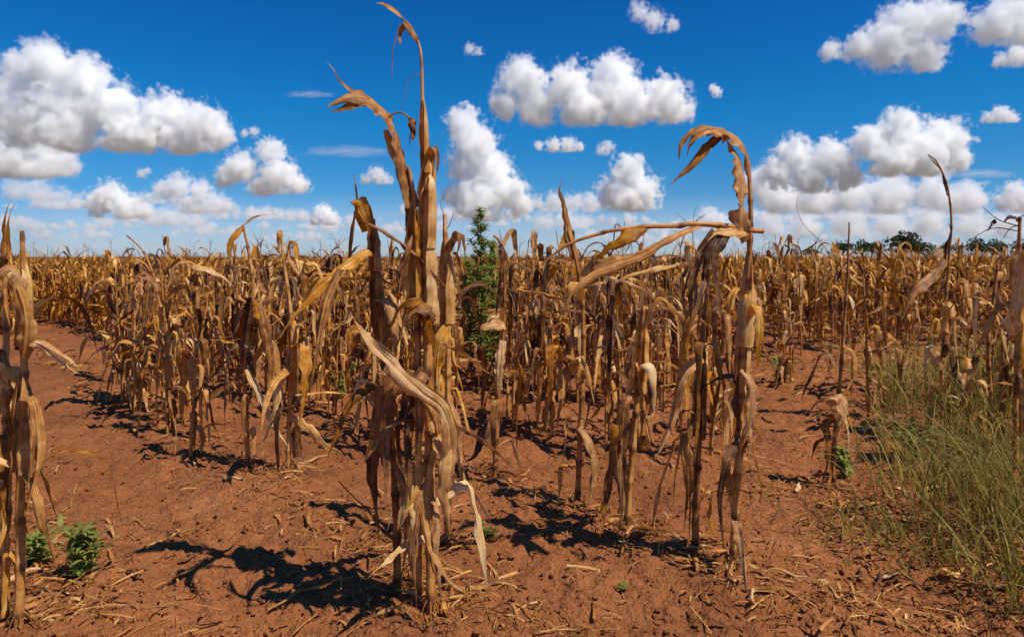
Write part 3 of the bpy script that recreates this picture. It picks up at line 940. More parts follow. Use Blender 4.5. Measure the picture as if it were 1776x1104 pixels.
# its neighbour
h = Hero(1206, 966, 'dark leafy maize stalk close left of the arching right plant', seed=25)
h.stalk([(1205, 972), (1208, 850), (1212, 720), (1216, 620), (1222, 540), (1228, 480)], [.0125, .012, .011, .009, .006], 90, .36)
h.sheath([(1210, 760), (1214, 670), (1217, 600)], 27, .4)
h.leaf([(1220, 560, -.02), (1200, 545, -.06), (1186, 580, -.08), (1180, 680, -.08)], 32, .4, 41, 11, curl=1.2)
h.leaf([(1216, 600, -.02), (1240, 600, -.05), (1250, 660, -.06), (1246, 760, -.06)], 30, .4, 41, 11, curl=1.1)
h.leaf([(1218, 620, -.05), (1186, 650, -.1), (1170, 720, -.1), (1138, 788, -.1)], 22, .7, 38, 11, curl=1.1)
h.leaf([(1212, 720, -.02), (1190, 770, -.05), (1196, 840, -.06), (1190, 930, -.07)], 24, .35, 38, 11, curl=1.4)
h.extra(505, .95, 6)
h.roots(1206)

# H3, H4, H5 on the same row
h = Hero(1088, 920, 'maize stalk with a bleached top half standing behind the arching right plant', seed=26)
h.stalk([(1086, 926), (1094, 820), (1104, 700), (1112, 600), (1116, 530)], [.0125, .012, .011, .008], 90, .62)
h.sheath([(1106, 680), (1112, 610), (1115, 560)], 30, .78)
h.leaf([(1112, 640, -.02), (1122, 630, -.06), (1134, 660, -.08), (1136, 720, -.08)], 24, .82, 35, 11, curl=1.1)
h.leaf([(1110, 580, -.02), (1140, 520, -.03), (1170, 540, -.05), (1196, 560, -.06)], 14, .62, 35, 9)
h.leaf([(1108, 680, -.02), (1086, 700, -.06), (1078, 770, -.07), (1084, 860, -.07)], 26, .34, 38, 11, curl=1.3)
h.extra(506, .95, 7, dark=.1)
h.roots(1088)
h = Hero(1003, 874, 'maize plant with a narrow leaf wrapped tip left of the bleached stalk', seed=27)
h.stalk([(1001, 880), (1006, 760), (1011, 640), (1012, 560), (1008, 500), (996, 440), (985, 400)], [.012, .012, .011, .010, .008, .006], 90, .5)
h.leaf([(1000, 450), (990, 410), (982, 370), (976, 345), (966, 318)], 24, .66, 41, 11, curl=1.4, base=.7, twist=.2)
h.leaf([(986, 400), (980, 360), (970, 336), (975, 308)], 8, .3, 25, 5)
h.leaf([(1010, 660, -.02), (998, 628, -.06), (1010, 620, -.08), (1020, 660, -.08), (1016, 700, -.08)], 28, .82, 38, 11)
h.leaf([(1008, 520, -.02), (1000, 490, -.05), (988, 500, -.08), (980, 540, -.08)], 26, .75, 32, 11)
h.leaf([(1006, 740, -.02), (1024, 770, -.06), (1032, 820, -.06), (1020, 880, -.07)], 24, .42, 38, 11, curl=1.3)
h.extra(507, .95, 6)
h.roots(1003)
h = Hero(858, 828, 'dark hooked maize stalk standing beside the tall green weed', seed=28)
h.stalk([(857, 834), (862, 740), (868, 640), (874, 560), (875, 490), (872, 440), (866, 418), (856, 408)], [.012, .012, .011, .011, .009, .007, .006], 90, .45)
h.leaf([(868, 425), (874, 440, -.03), (872, 480, -.05), (866, 520, -.05)], 20, .25, 32, 11, curl=1.4)
h.leaf([(876, 566, -.02), (858, 562, -.06), (838, 568, -.08), (834, 580, -.08)], 22, .78, 28, 11)
h.leaf([(872, 590, -.02), (866, 640, -.05), (866, 700, -.05)], 20, .7, 28, 11)
h.leaf([(862, 720, -.02), (840, 750, -.07), (822, 790, -.08), (806, 800, -.08)], 24, .3, 35, 11, curl=1.3)
h.extra(508, 1.0, 5, dark=.1)
h.roots(858)

# left edge
h = Hero(34, 1096, 'golden maize plant at the left edge of the bare strip', seed=29)
h.stalk([(33, 1104), (37, 900), (40, 700), (41, 540), (42, 460), (40, 400)], [.012, .012, .011, .009, .005], 90, .6)
h.sheath([(38, 820), (40, 720), (41, 640)], 30, .72)
h.sheath([(41, 600), (42, 520), (41, 450)], 26, .66)
h.leaf([(42, 560, -.02), (36, 500, -.05), (20, 470, -.08), (2, 480, -.1), (-18, 520, -.1)], 34, .66, 44, 11, curl=1.0)
h.leaf([(42, 620, -.02), (46, 560, -.05), (30, 510, -.08), (4, 462, -.12)], 30, .72, 44, 11)
h.leaf([(42, 600), (60, 594, -.04), (96, 612, -.06), (142, 640, -.06)], 24, .8, 41, 11, curl=1.2, label='bleached leaf arching over the bare soil')
h.leaf([(40, 690, -.02), (58, 700, -.05), (62, 780, -.06), (48, 860, -.06)], 26, .68, 38, 11, curl=1.2)
h.leaf([(38, 820, -.02), (58, 850, -.05), (76, 920, -.06), (92, 985, -.08)], 22, .62, 38, 11, curl=1.3)
h.extra(509, 1.0, 6)
h.roots(34)
h = Hero(10, 1075, 'leafy maize plant cut by the left edge with a dark upright leaf tip', seed=30)
h.stalk([(8, 1082), (12, 900), (14, 720), (10, 580), (8, 500)], [.012, .012, .011, .006], 90, .6)
h.leaf([(6, 500), (8, 440), (14, 390), (22, 342)], 20, .34, 35, 9, curl=1.3)
h.leaf([(4, 470), (8, 440), (2, 425)], 14, .2, 22, 9)
h.leaf([(12, 640, -.02), (30, 640, -.05), (34, 700, -.06), (26, 790, -.06)], 32, .7, 38, 11)
h.leaf([(12, 760, -.02), (-6, 800, -.05), (0, 880, -.06), (10, 960, -.06)], 30, .62, 38, 11)
h.leaf([(12, 700, -.02), (0, 640, -.05), (-20, 660, -.05), (-24, 740, -.06)], 30, .7, 38, 11)
h.extra(510, 1.0, 6)
h.roots(10)

# cluster left of the centre
h = Hero(432, 818, 'crumpled maize plant casting a short dark shadow left of the centre', seed=31)
h.stalk([(431, 824), (428, 740), (424, 660), (430, 580), (440, 500), (432, 440), (422, 390)], [.012, .011, .010, .008, .005], 90, .45)
h.leaf([(424, 392), (408, 408, -.03), (398, 432, -.04), (402, 470, -.04)], 14, .5, 32, 9)
h.leaf([(424, 390), (440, 376, .05), (466, 372, .08)], 5, .4, 22, 5)
h.leaf([(440, 520, -.02), (452, 540, -.05), (470, 620, -.08), (466, 690, -.08)], 24, .55, 35, 11, curl=1.2)
h.leaf([(428, 640, -.02), (452, 690, -.06), (476, 740, -.1), (500, 775, -.12)], 18, .74, 35, 11, curl=1.2)
h.leaf([(430, 600, -.02), (404, 600, -.06), (392, 660, -.08), (396, 740, -.08)], 26, .34, 35, 11, curl=1.2)
h.extra(511, 1.05, 9, dark=.05)
h.roots(432)
h = Hero(500, 800, 'golden maize plant with torn leaves right of the crumpled plant', d=3.75, seed=32)
h.stalk([(500, 806), (502, 700), (508, 600), (502, 520), (492, 450), (488, 400)], [.011, .011, .010, .008, .005], 90, .6)
h.sheath([(504, 680), (508, 600), (504, 540)], 17, .66)
h.leaf([(508, 600, -.02), (524, 600, -.05), (530, 660, -.07), (520, 740, -.07)], 26, .66, 35, 11)
h.leaf([(504, 640, -.02), (484, 660, -.05), (474, 720, -.07), (452, 770, -.08)], 20, .7, 35, 11)
h.leaf([(502, 720, -.02), (530, 740, -.06), (560, 765, -.1), (590, 775, -.1)], 18, .74, 35, 11)
h.leaf([(488, 400), (484, 410, -.02), (482, 440, -.03)], 12, .5, 22, 9)
h.extra(512, 1.05, 7)
h.roots(500)
h = Hero(352, 770, 'maize plant with a bent bleached leaf near the top left of the crumpled plant', seed=33)
h.stalk([(351, 776), (349, 680), (345, 600), (342, 520), (338, 462)], [.0125, .012, .010, .006], 90, .5)
h.leaf([(338, 470), (334, 461, -.04), (360, 468, -.06), (386, 480, -.08), (404, 496, -.08)], 15, .76, 35, 11, curl=1.0)
h.leaf([(340, 475, -.02), (336, 490, -.03), (340, 520, -.05), (346, 560, -.05)], 16, .3, 28, 9)
h.extra(513, .95, 9)
h.roots(352)
h = Hero(300, 742, 'maize stalk leaning left with a dark bare tip', seed=34)
h.stalk([(302, 748), (298, 660), (290, 590), (276, 520), (260, 462), (244, 430), (220, 408)], [.012, .011, .010, .009, .007, .004], 90, .55)
h.leaf([(280, 540, -.02), (286, 530, -.05), (290, 580, -.07), (296, 640, -.07)], 20, .76, 32, 11)
h.leaf([(266, 480), (258, 500, -.04), (252, 540, -.05), (240, 590, -.06)], 20, .4, 32, 11)
h.extra(514, .95, 8)
h.roots(300)
h = Hero(214, 690, 'dark leafy maize plant ending the left row beside bare soil', seed=35)
h.extra(515, 1.0, 11, dark=.2)
h.roots(214)
h.stalk([(214, 696), (216, 620), (222, 540), (218, 480), (214, 462)], [.012, .011, .009, .006], 90, .35)

# right side
h = Hero(1444, 848, 'thin maize stalk with a bleached leaf standing among weeds on the right', seed=36)
h.stalk([(1443, 854), (1448, 760), (1456, 660), (1464, 560), (1470, 460), (1472, 385)], [.010, .009, .008, .006, .003], 90, .45)
h.leaf([(1452, 700, -.02), (1444, 690, -.05), (1456, 690, -.08), (1464, 730, -.08), (1456, 780, -.08)], 34, .82, 38, 11)
h.leaf([(1452, 720, -.02), (1434, 740, -.05), (1440, 800, -.06), (1430, 850, -.06)], 22, .3, 35, 11)
h.leaf([(1462, 600, -.02), (1480, 610, -.05), (1484, 650, -.06), (1462, 690, -.06)], 14, .6, 35, 9)
h.extra(516, .7, 5, dark=.1)
h.roots(1444)
h = Hero(1632, 760, 'slender maize stalk with a curled dark tip on the right', seed=37)
h.stalk([(1631, 766), (1632, 680), (1636, 600), (1640, 520), (1646, 450), (1650, 400), (1648, 350), (1638, 310), (1624, 280), (1610, 268)], [.011, .011, .010, .009, .0075, .006, .005, .003], 90, .4)
h.leaf([(1644, 340), (1636, 300), (1622, 280), (1608, 266)], 9, .2, 25, 9, curl=1.2)
h.leaf([(1636, 480), (1642, 430, .02), (1650, 400, .02), (1646, 385, 0)], 14, .28, 28, 9, curl=1.4)
h.leaf([(1640, 450, -.02), (1620, 480, -.05), (1586, 510, -.1), (1562, 556, -.1)], 20, .5, 38, 11)
h.leaf([(1634, 590, -.03), (1640, 535, -.06), (1654, 540, -.08), (1660, 600, -.08)], 36, .74, 38, 11, base=.8)
h.leaf([(1632, 640, -.03), (1610, 600, -.06), (1604, 630, -.08), (1610, 670, -.08)], 22, .82, 35, 11)
h.extra(517, .9, 6)
h.roots(1632)
h = Hero(1762, 830, 'maize plant with dark knotted tassels at the right edge', d=3.7, seed=38)
h.stalk([(1760, 836), (1762, 720), (1764, 600), (1766, 500), (1766, 420), (1768, 376)], [.012, .012, .011, .010, .007], 90, .5)
h.sheath([(1764, 580), (1766, 500), (1766, 420)], 20, .66)
for q_ in ([(1768, 380), (1750, 374), (1742, 384)], [(1768, 378), (1776, 374), (1786, 380)], [(1768, 390), (1752, 396), (1740, 412)], [(1766, 392), (1730, 380, .05), (1704, 358, .1)], [(1764, 400), (1720, 396), (1676, 420)]):
    h.thread(q_, .0035, .15)
h.leaf([(1768, 382), (1756, 376, -.03), (1740, 386, -.04)], 12, .12, 22, 9)
h.leaf([(1726, 388), (1722, 384), (1712, 402)], 12, .12, 22, 9)
h.leaf([(1764, 540, -.03), (1774, 470, -.06), (1784, 440, -.08), (1790, 520, -.08)], 30, .74, 38, 11)
h.leaf([(1762, 580, -.03), (1750, 550, -.06), (1736, 570, -.08), (1740, 630, -.08)], 34, .78, 38, 11)
h.extra(518, 1.1, 9)
h.roots(1762)
h = Hero(1716, 780, 'leafy maize plant left of the dark tassels near the right edge', d=4.2, seed=39)
h.stalk([(1716, 786), (1718, 700), (1714, 600), (1722, 520), (1730, 460)], [.012, .011, .009, .006], 90, .45)
h.extra(519, 1.1, 10)
h.roots(1716)
# curved bare wire like stem
h = Hero(1440, 640, 'thin bare stem curving up against the clouds right of the arching plant', seed=40)
h.stalk([(1440, 646), (1444, 560), (1440, 460), (1424, 420), (1396, 392), (1382, 362), (1384, 335)], [.006, .006, .005, .003, .003, .0025, .002], 40, .4, 6, joints=False)
h.extra(520, .9, 6)
h.roots(1440)

# ---- prototypes for the rows behind
KINDS = [
    ('leafy dead maize plant with many hanging leaves in the rows behind the front plants', 'leafy maize plants in the rows',
     [dict(seed=s, H=h_, nleaf=n + 3, lean=l, ear=e) for s, h_, n, l, e in ((1, 1.08, 10, .05, True), (2, 1.0, 9, .10, False), (3, 1.16, 11, .06, True), (4, .95, 10, .12, False), (5, 1.06, 9, .04, True))]),
    ('dead maize plant with its top snapped over in the rows behind the front plants', 'snapped maize plants in the rows',
     [dict(seed=s, H=h_, nleaf=n + 3, lean=l, broken=True, ear=e) for s, h_, n, l, e in ((11, .92, 7, .05, False), (12, 1.05, 8, .12, True), (13, .85, 6, .08, False), (14, 1.12, 7, .05, False))]),
    ('tall thin dead maize stalk rising above the crop line in the rows behind', 'tall thin maize stalks in the rows',
     [dict(seed=s, H=h_, nleaf=n + 3, lean=l, tassel=t_, r0=.009, bare=.1) for s, h_, n, l, t_ in ((21, 1.36, 6, .08, True), (22, 1.46, 6, .14, False), (23, 1.28, 7, .05, True), (24, 1.4, 5, .2, False))]),
    ('short bleached maize stub with few leaves in the rows behind the front plants', 'short maize stubs in the rows',
     [dict(seed=s, H=h_, nleaf=n + 3, lean=l) for s, h_, n, l in ((31, .62, 5, .04), (32, .74, 6, .06), (33, .55, 4, .1))]),
]
PKW = [.45, .22, .20, .13]

pos = []
rr = np.random.default_rng(5)
for k in range(-2, 420):
    o = ROW_0 + ROW_D * k
    # part of this row inside the view wedge
    t = np.arange(-160, 420, .115)
    t = t + rr.normal(size=len(t)) * .06
    oo = o + rr.normal(size=len(t)) * .12
    x = ROW_N[0] * oo + ROW_E[0] * t
    y = ROW_N[1] * oo + ROW_E[1] * t
    m = (y > 3.95) & (y < 170) & (np.abs(x) < .80 * y + 1.2)
    if k < 1:                                        # the bare strip along the left
        m &= x / y < -.80
    x, y = x[m], y[m]
    rt = x / y
    p = np.where(rt > .28, .82, .95) * np.where((rt < -.585) & (y < 10.5), 0.0, 1.0) * np.where((rt > .28) & (y < 9), .36, 1.0)
    p = p * np.where((y < 6.0) & (k != 1), .82, 1)
    p = p * np.clip((15 / np.maximum(y, 1)) ** 1.35, .03, 1)
    keep = rr.random(len(x)) < p
    pos.append(np.stack([x[keep], y[keep]], 1))
pos = np.concatenate(pos)
# keep the green weed and the hero plants clear
HB = np.array([[o.location.x, o.location.y] for o in bpy.data.objects if o.name.startswith('maize_plant')])
dist = np.min(np.linalg.norm(pos[:, None] - HB[None], axis=2), axis=1)
weed = W(836, 672, 6.2)[:2]
dw = np.linalg.norm(pos - weed, axis=1)
behind = (pos[:, 1] < 6.2) & (np.abs(pos[:, 0] / pos[:, 1] - weed[0] / 6.2) < .022)
pos = pos[(dist > .22) & (dw > .3) & ~behind]
pos = pos[np.argsort(pos[:, 1])]
kind_of = rr.choice(4, size=len(pos), p=PKW)
rside = (pos[:, 0] / pos[:, 1] > .28) & (rr.random(len(pos)) < .35)
kind_of[rside & (pos[:, 1] > 8)] = 2
fix_ = (pos[:, 0] / pos[:, 1] > .28) & (pos[:, 1] < 8) & (kind_of == 2)
kind_of[fix_] = 3
#                                   # thinner, taller stems towards the right
var_of = rr.integers(0, 60, len(pos))
rot_of = rr.random(len(pos)) * 6.283
sc_of = .74 + .32 * rr.random(len(pos)) ** 1.2
NIND = 278
ANCH = [('the golden left edge plant', 34), ('the dark left row end', 214), ('the leaning bare tipped stalk', 296), ('the crumpled plant', 430),
        ('the golden torn plant', 500), ('the brown leaning stalk', 660), ('the tallest central plant', 745), ('the green weed', 838), ('the wrapped tip plant', 1004),
        ('the bleached topped stalk', 1095), ('the arching right plant', 1280), ('the thin right stalk', 1450), ('the slender curled stalk', 1634), ('the tasselled right plant', 1762)]
LOOK = ['leafy dead maize plant', 'snapped dead maize plant', 'tall thin dead maize stalk', 'short maize stub']
ORD = ['first', 'second', 'third', 'fourth', 'fifth', 'sixth', 'seventh', 'eighth', 'ninth', 'tenth', 'eleventh', 'twelfth', 'thirteenth', 'fourteenth', 'fifteenth', 'sixteenth']
seen_ = {}


def own_label(x, y, kd):
    px = CX + x / y * F
    nm, ax = min(ANCH, key=lambda a: abs(a[1] - px))
    side = 'directly behind' if abs(px - ax) < 16 else ('behind and left of' if px < ax else 'behind and right of')
    key = (kd, nm, side)
    i = seen_[key] = seen_.get(key, -1) + 1
    return f'{LOOK[kd]} {side} {nm}, {ORD[i]} back' if i < 16 else None


protos = {}
for i in range(NIND):
    x, y = pos[i]
    kd = kind_of[i]
    lab, grp, vs = KINDS[kd]
    if y < 12:
        lab = own_label(x, y, kd) or lab
        grp = 'maize plants in the nearer rows' if lab != KINDS[kd][0] else grp
    vi = var_of[i] % len(vs)
    loc = (x, y, gz1(x, y))
    key = (kd, vi)
    if key not in protos:
        r, _ = build_thing('maize_plant', make_plant(lod=0 if y < 7 else 1, **vs[vi]), loc, lab, 'maize plant', grp, rot_of[i], sc_of[i])
        protos[key] = r
    else:
        copy_thing(protos[key], loc, rot_of[i], sc_of[i], lab, grp)

# ---- the rest of the field as one mass
def merge_parts(parts):
    v, f, a, n = [], [], [], 0
    for _, g, _m in parts:
        vv, ff, aa = g.merged()
        v.append(vv); a.append(aa)
        f += [x + n for x in ff]
        n += len(vv)
    return np.concatenate(v), np.concatenate(f), np.concatenate(a)


def scatter(g, plist, P, kinds, vars_, rots, scs, rng):
    for key in plist:
        sel = (kinds == key[0]) & (vars_ % len(KINDS[key[0]][2]) == key[1])
        if not sel.any():
            continue
        v, f, a = plist[key]
        p, r, s = P[sel], rots[sel], scs[sel]
        c, sn = np.cos(r) * s, np.sin(r) * s
        X = v[None, :, 0] * c[:, None] - v[None, :, 1] * sn[:, None] + p[:, 0:1]
        Yv = v[None, :, 0] * sn[:, None] + v[None, :, 1] * c[:, None] + p[:, 1:2]
        Zv = v[None, :, 2] * s[:, None] + p[:, 2:3] + 0 * X
        A = np.repeat(a[None], len(p), 0).copy()
        A[..., 2] += (rng.random(len(p))[:, None] - .45) * .36
        fs = f[None] + (np.arange(len(p)) * len(v))[:, None, None]
        g.add(np.stack([X, Yv, Zv], -1).reshape(-1, 3), fs.reshape(-1, f.shape[1]), A.reshape(-1, 3))


rest = slice(NIND, None)
P3 = np.concatenate([pos, gz(pos[:, 0], pos[:, 1])[:, None]], 1)[rest]
K3, V3, R3, S3 = kind_of[rest], var_of[rest], rot_of[rest], sc_of[rest]
l1 = {(k, v): merge_parts(make_plant(lod=2, **kw)) for k, (_, _, vs) in enumerate(KINDS) for v, kw in enumerate(vs)}
l2 = {(k, v): merge_parts(make_plant(lod=3, **{**kw, 'nleaf': min(8, kw['nleaf'])})) for k, (_, _, vs) in enumerate(KINDS) for v, kw in enumerate(vs)}
g = G()
mA = P3[:, 1] < 15
scatter(g, l1, P3[mA], K3[mA], V3[mA], R3[mA], S3[mA], rr)
mB = ~mA
scatter(g, l2, P3[mB], K3[mB], V3[mB], R3[mB], S3[mB], rr)
STATS = ('field plants', len(P3), 'near mass', int(mA.sum()), 'verts', g.n, 'individuals reach', float(pos[NIND, 1]))
# farther still: sparse tops to the far edge of the field
nf = 3400
yf = 165 * (900 / 165) ** rr.random(nf)
xf = (rr.random(nf) * 2 - 1) * (.8 * yf)
Pf = np.stack([xf, yf, 0 * xf - .02], 1)
kf = rr.choice(4, size=nf, p=[.6, .25, .10, .05])
scatter(g, l2, Pf, kf, rr.integers(0, 60, nf), rr.random(nf) * 6.28, .84 + .2 * rr.random(nf), rr)
field = tag(link('maize_field', g.mesh('maize_field', M_LEAF)), 'dense mass of dead brown maize stretching to the horizon', 'maize field', kind='stuff')

# ------------------------------------------------------------------ green plants
def broadleaf(g, rng, p, phi, L, wd, th, tint):
    P = droop(rng, p, phi, L, th, th - .9, .2, 1, 5, .3)
    strip(g, P, wd, np.array([-math.sin(phi), math.cos(phi), 0]), rng, 3, rng.normal() * .4, .5, .1, .2, .1, tint, base=.3)


def weed_plant(loc, H, spread, nbr, label, seed, dens=1.0, cat='weed', group=None, leafL=.06):
    rng = np.random.default_rng(seed)
    root = thing('green_weed', loc, label, cat, group)
    gs, gl = G(), G()
    SP = stalk_path(rng, H, spread * .2, 16, .03)
    tube(gs, SP, np.linspace(.008, .002, 16) * H / 1.4, 6, .35)
    for i in range(nbr):
        f = .12 + .86 * (i + rng.random()) / nbr
        p = SP[int(f * 15)]
        phi = i * 2.4 + rng.normal() * .4
        Lb = spread * (1.15 - .85 * f) * (.6 + .6 * rng.random())
        Q = droop(rng, p, phi, Lb * (.5 + 1.0 * rng.random()), 1.25, .9 - .5 * rng.random(), 0, 1, 8, .4)
        tube(gs, Q, np.linspace(.003, .001, 8), 4, .4)
        for j in range(int(13 * dens)):
            q = Q[min(7, int(1 + 7 * rng.random()))]
            broadleaf(gl, rng, q + rng.normal(size=3) * .008, rng.random() * 6.28, leafL * (.5 + .8 * rng.random()), leafL * .16, .9 - 1.0 * rng.random(), .3 + .45 * rng.random())
    for j in range(int(30 * dens)):
        broadleaf(gl, rng, SP[int((.3 + .7 * rng.random()) * 15)], rng.random() * 6.28, leafL, leafL * .18, 1.0 - rng.random(), .4 + .4 * rng.random())
    link('stem', gs.mesh('stem', M_WEED), root)
    o = link('foliage', gl.mesh('foliage', M_WEED), root)
    o['kind'] = 'stuff'
    return root


def gloc(px, py, d=None):
    d = d or dg(py)
    p = W(px, py, d)
    return (p[0], p[1], gz1(p[0], p[1]))


weed_plant(gloc(838, 672, 6.2), 1.66, .30, 46, 'tall bushy green weed standing between the maize stalks in the middle', 61, 2.4, leafL=.07)
weed_plant(gloc(856, 672, 6.35), 1.35, .3, 26, 'slim green weed touching the right of the tall weed', 71, 1.8, leafL=.065)
weed_plant(gloc(818, 672, 6.5), 1.2, .34, 30, 'shorter green weed leaning against the left of the tall weed', 62, 2.2, leafL=.065)
weed_plant(gloc(264, 560, 13.5), 1.28, .35, 22, 'distant green weed poking above the crop on the left', 63, 1.2, leafL=.12)
weed_plant(gloc(138, 1010), .17, .18, 16, 'small bright green weed on the bare soil at lower left', 64, .9, leafL=.06)
weed_plant(gloc(62, 985), .10, .14, 9, 'tiny green weed at the foot of the golden left plant', 65, .8, leafL=.05)
weed_plant(gloc(1354, 662), .12, .30, 10, 'low dark green weed patch right of the arching plant', 66, 1.1, leafL=.09)
weed_plant(gloc(1464, 832), .16, .12, 12, 'small green weed at the foot of the thin right stalk', 67, 1, leafL=.06)
weed_plant(gloc(1080, 1020), .03, .035, 5, 'tiny green seedling on the soil at the bottom', 68, .5, leafL=.025)
weed_plant(gloc(845, 930), .06, .08, 7, 'little dark green weed beside the shadow in the middle', 69, .6, leafL=.04)
weed_plant(gloc(590, 690), .2, .25, 12, 'small green weed among the dead plants left of centre', 70, .8, leafL=.07)
weed_plant(gloc(1585, 815), .14, .3, 14, 'low dark green weed under the slender curled stalk', 71, .9, leafL=.06)


def grass_clump(loc, n, L, spread, label, seed, wd=.0035, bias=(0, 0), tint=.5):
    rng = np.random.default_rng(seed)
    g = G()
    for i in range(n):
        phi = rng.random() * 6.28
        p = np.array([rng.normal() * spread, rng.normal() * spread, 0.0])
        p[2] = gz1(loc[0] + p[0], loc[1] + p[1]) - loc[2] - .005
        l = L * (.45 + .7 * rng.random())
        P = droop(rng, p, phi, l, 1.45 - .35 * rng.random(), .6 - 1.6 * rng.random(), .25, 1, 9, .3)
        P[:, :2] += np.outer(np.linspace(0, 1, 9) ** 1.5, np.array(bias) * l)
        strip(g, P, wd * (.6 + .8 * rng.random()), np.array([-math.sin(phi), math.cos(phi), 0]), rng, 2, rng.normal() * .6, .4, .1, .1, .0, tint + .9 * rng.random() ** 1.5 - .35, base=.7)
    o = link('grass_clump', g.mesh('grass_clump', M_GRASS), None, loc)
    return tag(o, label, 'grass', 'yellowing grass clumps on the right')


grass_clump(gloc(1752, 930), 380, .66, .20, 'largest yellow green grass clump at the lower right edge', 81, wd=.0026, bias=(-.15, 0))
grass_clump(gloc(1705, 800), 360, .72, .24, 'olive grass clump behind the largest clump on the right', 82, wd=.0028)
grass_clump(gloc(1548, 705), 90, .80, .06, 'tall upright yellow green grass tuft on the right beside bare soil', 83, tint=.6, wd=.004)
grass_clump(gloc(1640, 850), 200, .42, .18, 'low olive grass clump under the slender curled stalk', 84, wd=.0028)
grass_clump(gloc(1800, 1040), 170, .45, .14, 'grass clump cut by the lower right corner', 85, bias=(-.2, 0), wd=.0028)
grass_clump(gloc(1480, 930), 90, .16, .16, 'thin flattened grass on the soil at lower right', 86)
grass_clump(gloc(1770, 700), 380, .85, .28, 'grass growing round the tasselled plant at the right edge', 87, wd=.004)
grass_clump(gloc(1600, 970), 140, .2, .13, 'sparse dry grass sprawling near the pale fallen husk', 88)
grass_clump(gloc(1665, 700), 280, .7, .24, 'pale olive grass between the slender curled stalk and the leafy right plant', 89, wd=.004, tint=.6)

# ------------------------------------------------------------------ distant trees
def tree(px, d, wpx, top, label, seed, n=900):
    rng = np.random.default_rng(seed)
    x = (px - CX) / F * d
    H = CAMH + (HY - top) / F * d
    Wd = wpx / F * d / 2
    root = thing('tree', (x, d, 0), label, 'tree', 'trees along the right horizon')
    g = G()
    P = stalk_path(rng, H * .7, .4, 8, .3)
    tube(g, P, np.linspace(.05, .015, 8) * H, 7, .4)
    for i in range(5):
        Q = droop(rng, P[3 + i % 4], i * 1.3, Wd * .8, .9, .5, 0, 1, 6, .2)
        tube(g, Q, np.linspace(.018, .006, 6) * H, 5, .4)
    link('trunk', g.mesh('trunk', M_BARK), root)
    g = G()
    nb = 9
    cs = [(rng.normal() * Wd * .45, rng.normal() * Wd * .45, H * (.35 + .42 * rng.random())) for _ in range(nb)]
    cs.append((0, 0, H * .82))
    cs = np.array(cs)
    cs[:, :2] = np.clip(cs[:, :2], -Wd * .75, Wd * .75)
    k = rng.integers(0, len(cs), n)
    dr = unit(rng.normal(size=(n, 3)))
    rad = (.55 + .5 * rng.random(n)) * np.minimum(Wd * .42, H * .26)
    c = cs[k] + dr * rad[:, None] * np.array([1.15, 1.15, .75])
    c[:, 2] = np.maximum(c[:, 2], H * .08)
    s = H * .045 * (.6 + .8 * rng.random(n))
    a = unit(rng.normal(size=(n, 3)))
    b = unit(np.cross(a, rng.normal(size=(n, 3))))
    V = np.stack([c - a * s[:, None], c + b * s[:, None] * .6, c + a * s[:, None], c - b * s[:, None] * .6], 1).reshape(-1, 3)
    A = np.repeat(np.stack([rng.random(n) * 9, rng.random(n) * .8 + .1, .25 + .5 * rng.random(n)], 1), 4, 0)
    g.add(V, np.arange(4 * n).reshape(n, 4), A)
    o = link('crown', g.mesh('crown', M_TREE, False), root)
    return root


tree(1570, 210, 60, 399, 'tallest rounded tree on the right horizon', 301, 1500)
for i, (px, d, wp, top, lab) in enumerate([
        (1408, 260, 28, 427, 'small dark tree alone at the left end of the horizon trees'),
        (1462, 280, 44, 415, 'flat topped tree second from the left on the horizon'),
        (1495, 270, 38, 414, 'pale rounded tree left of the tallest horizon tree'),
        (1522, 290, 34, 418, 'low tree tucked close left of the tallest horizon tree'),
        (1608, 280, 44, 420, 'low dark tree right of the tallest horizon tree'),
        (1640, 300, 36, 422, 'low tree behind the slender curled maize stalk'),
        (1692, 250, 46, 411, 'leafy tree between the curled stalk and the tasselled plant'),
        (1724, 260, 40, 413, 'tree seen through the dark tassels on the right'),
        (1770, 280, 46, 414, 'tree at the right edge of the horizon')]):
    tree(px, d, wp, top, lab, 310 + i, 800)

# ------------------------------------------------------------------ litter on the soil
def fallen(px, py, ang, L, wd, tint, label, seed, group=None):
    rng = np.random.default_rng(seed)
    loc = gloc(px, py)
    n = 14
    u = np.linspace(-.5, .5, n) * L
    a = ang + .5 * n1(np.linspace(0, 2, n) + rng.random() * 50, 1)
    d = np.stack([np.cos(a), np.sin(a)], 1) * (L / n)
    xy = np.cumsum(d, 0)
    xy -= xy.mean(0)
    z = gz(xy[:, 0] + loc[0], xy[:, 1] + loc[1]) - loc[2] + .014 + .03 * np.abs(n1(np.linspace(0, 3, n) + rng.random() * 50, 2)) * wd / .02
    g = G()
    strip(g, np.concatenate([xy, z[:, None]], 1), wd, (-math.sin(ang), math.cos(ang), .2), rng, 5, rng.normal() * .9, 1.0 + rng.random(), .3, .2, .4, tint, base=.5)
    o = link('fallen_leaf', g.mesh('fallen_leaf', M_LEAF), None, loc)
    return tag(o, label, 'fallen leaf', group)


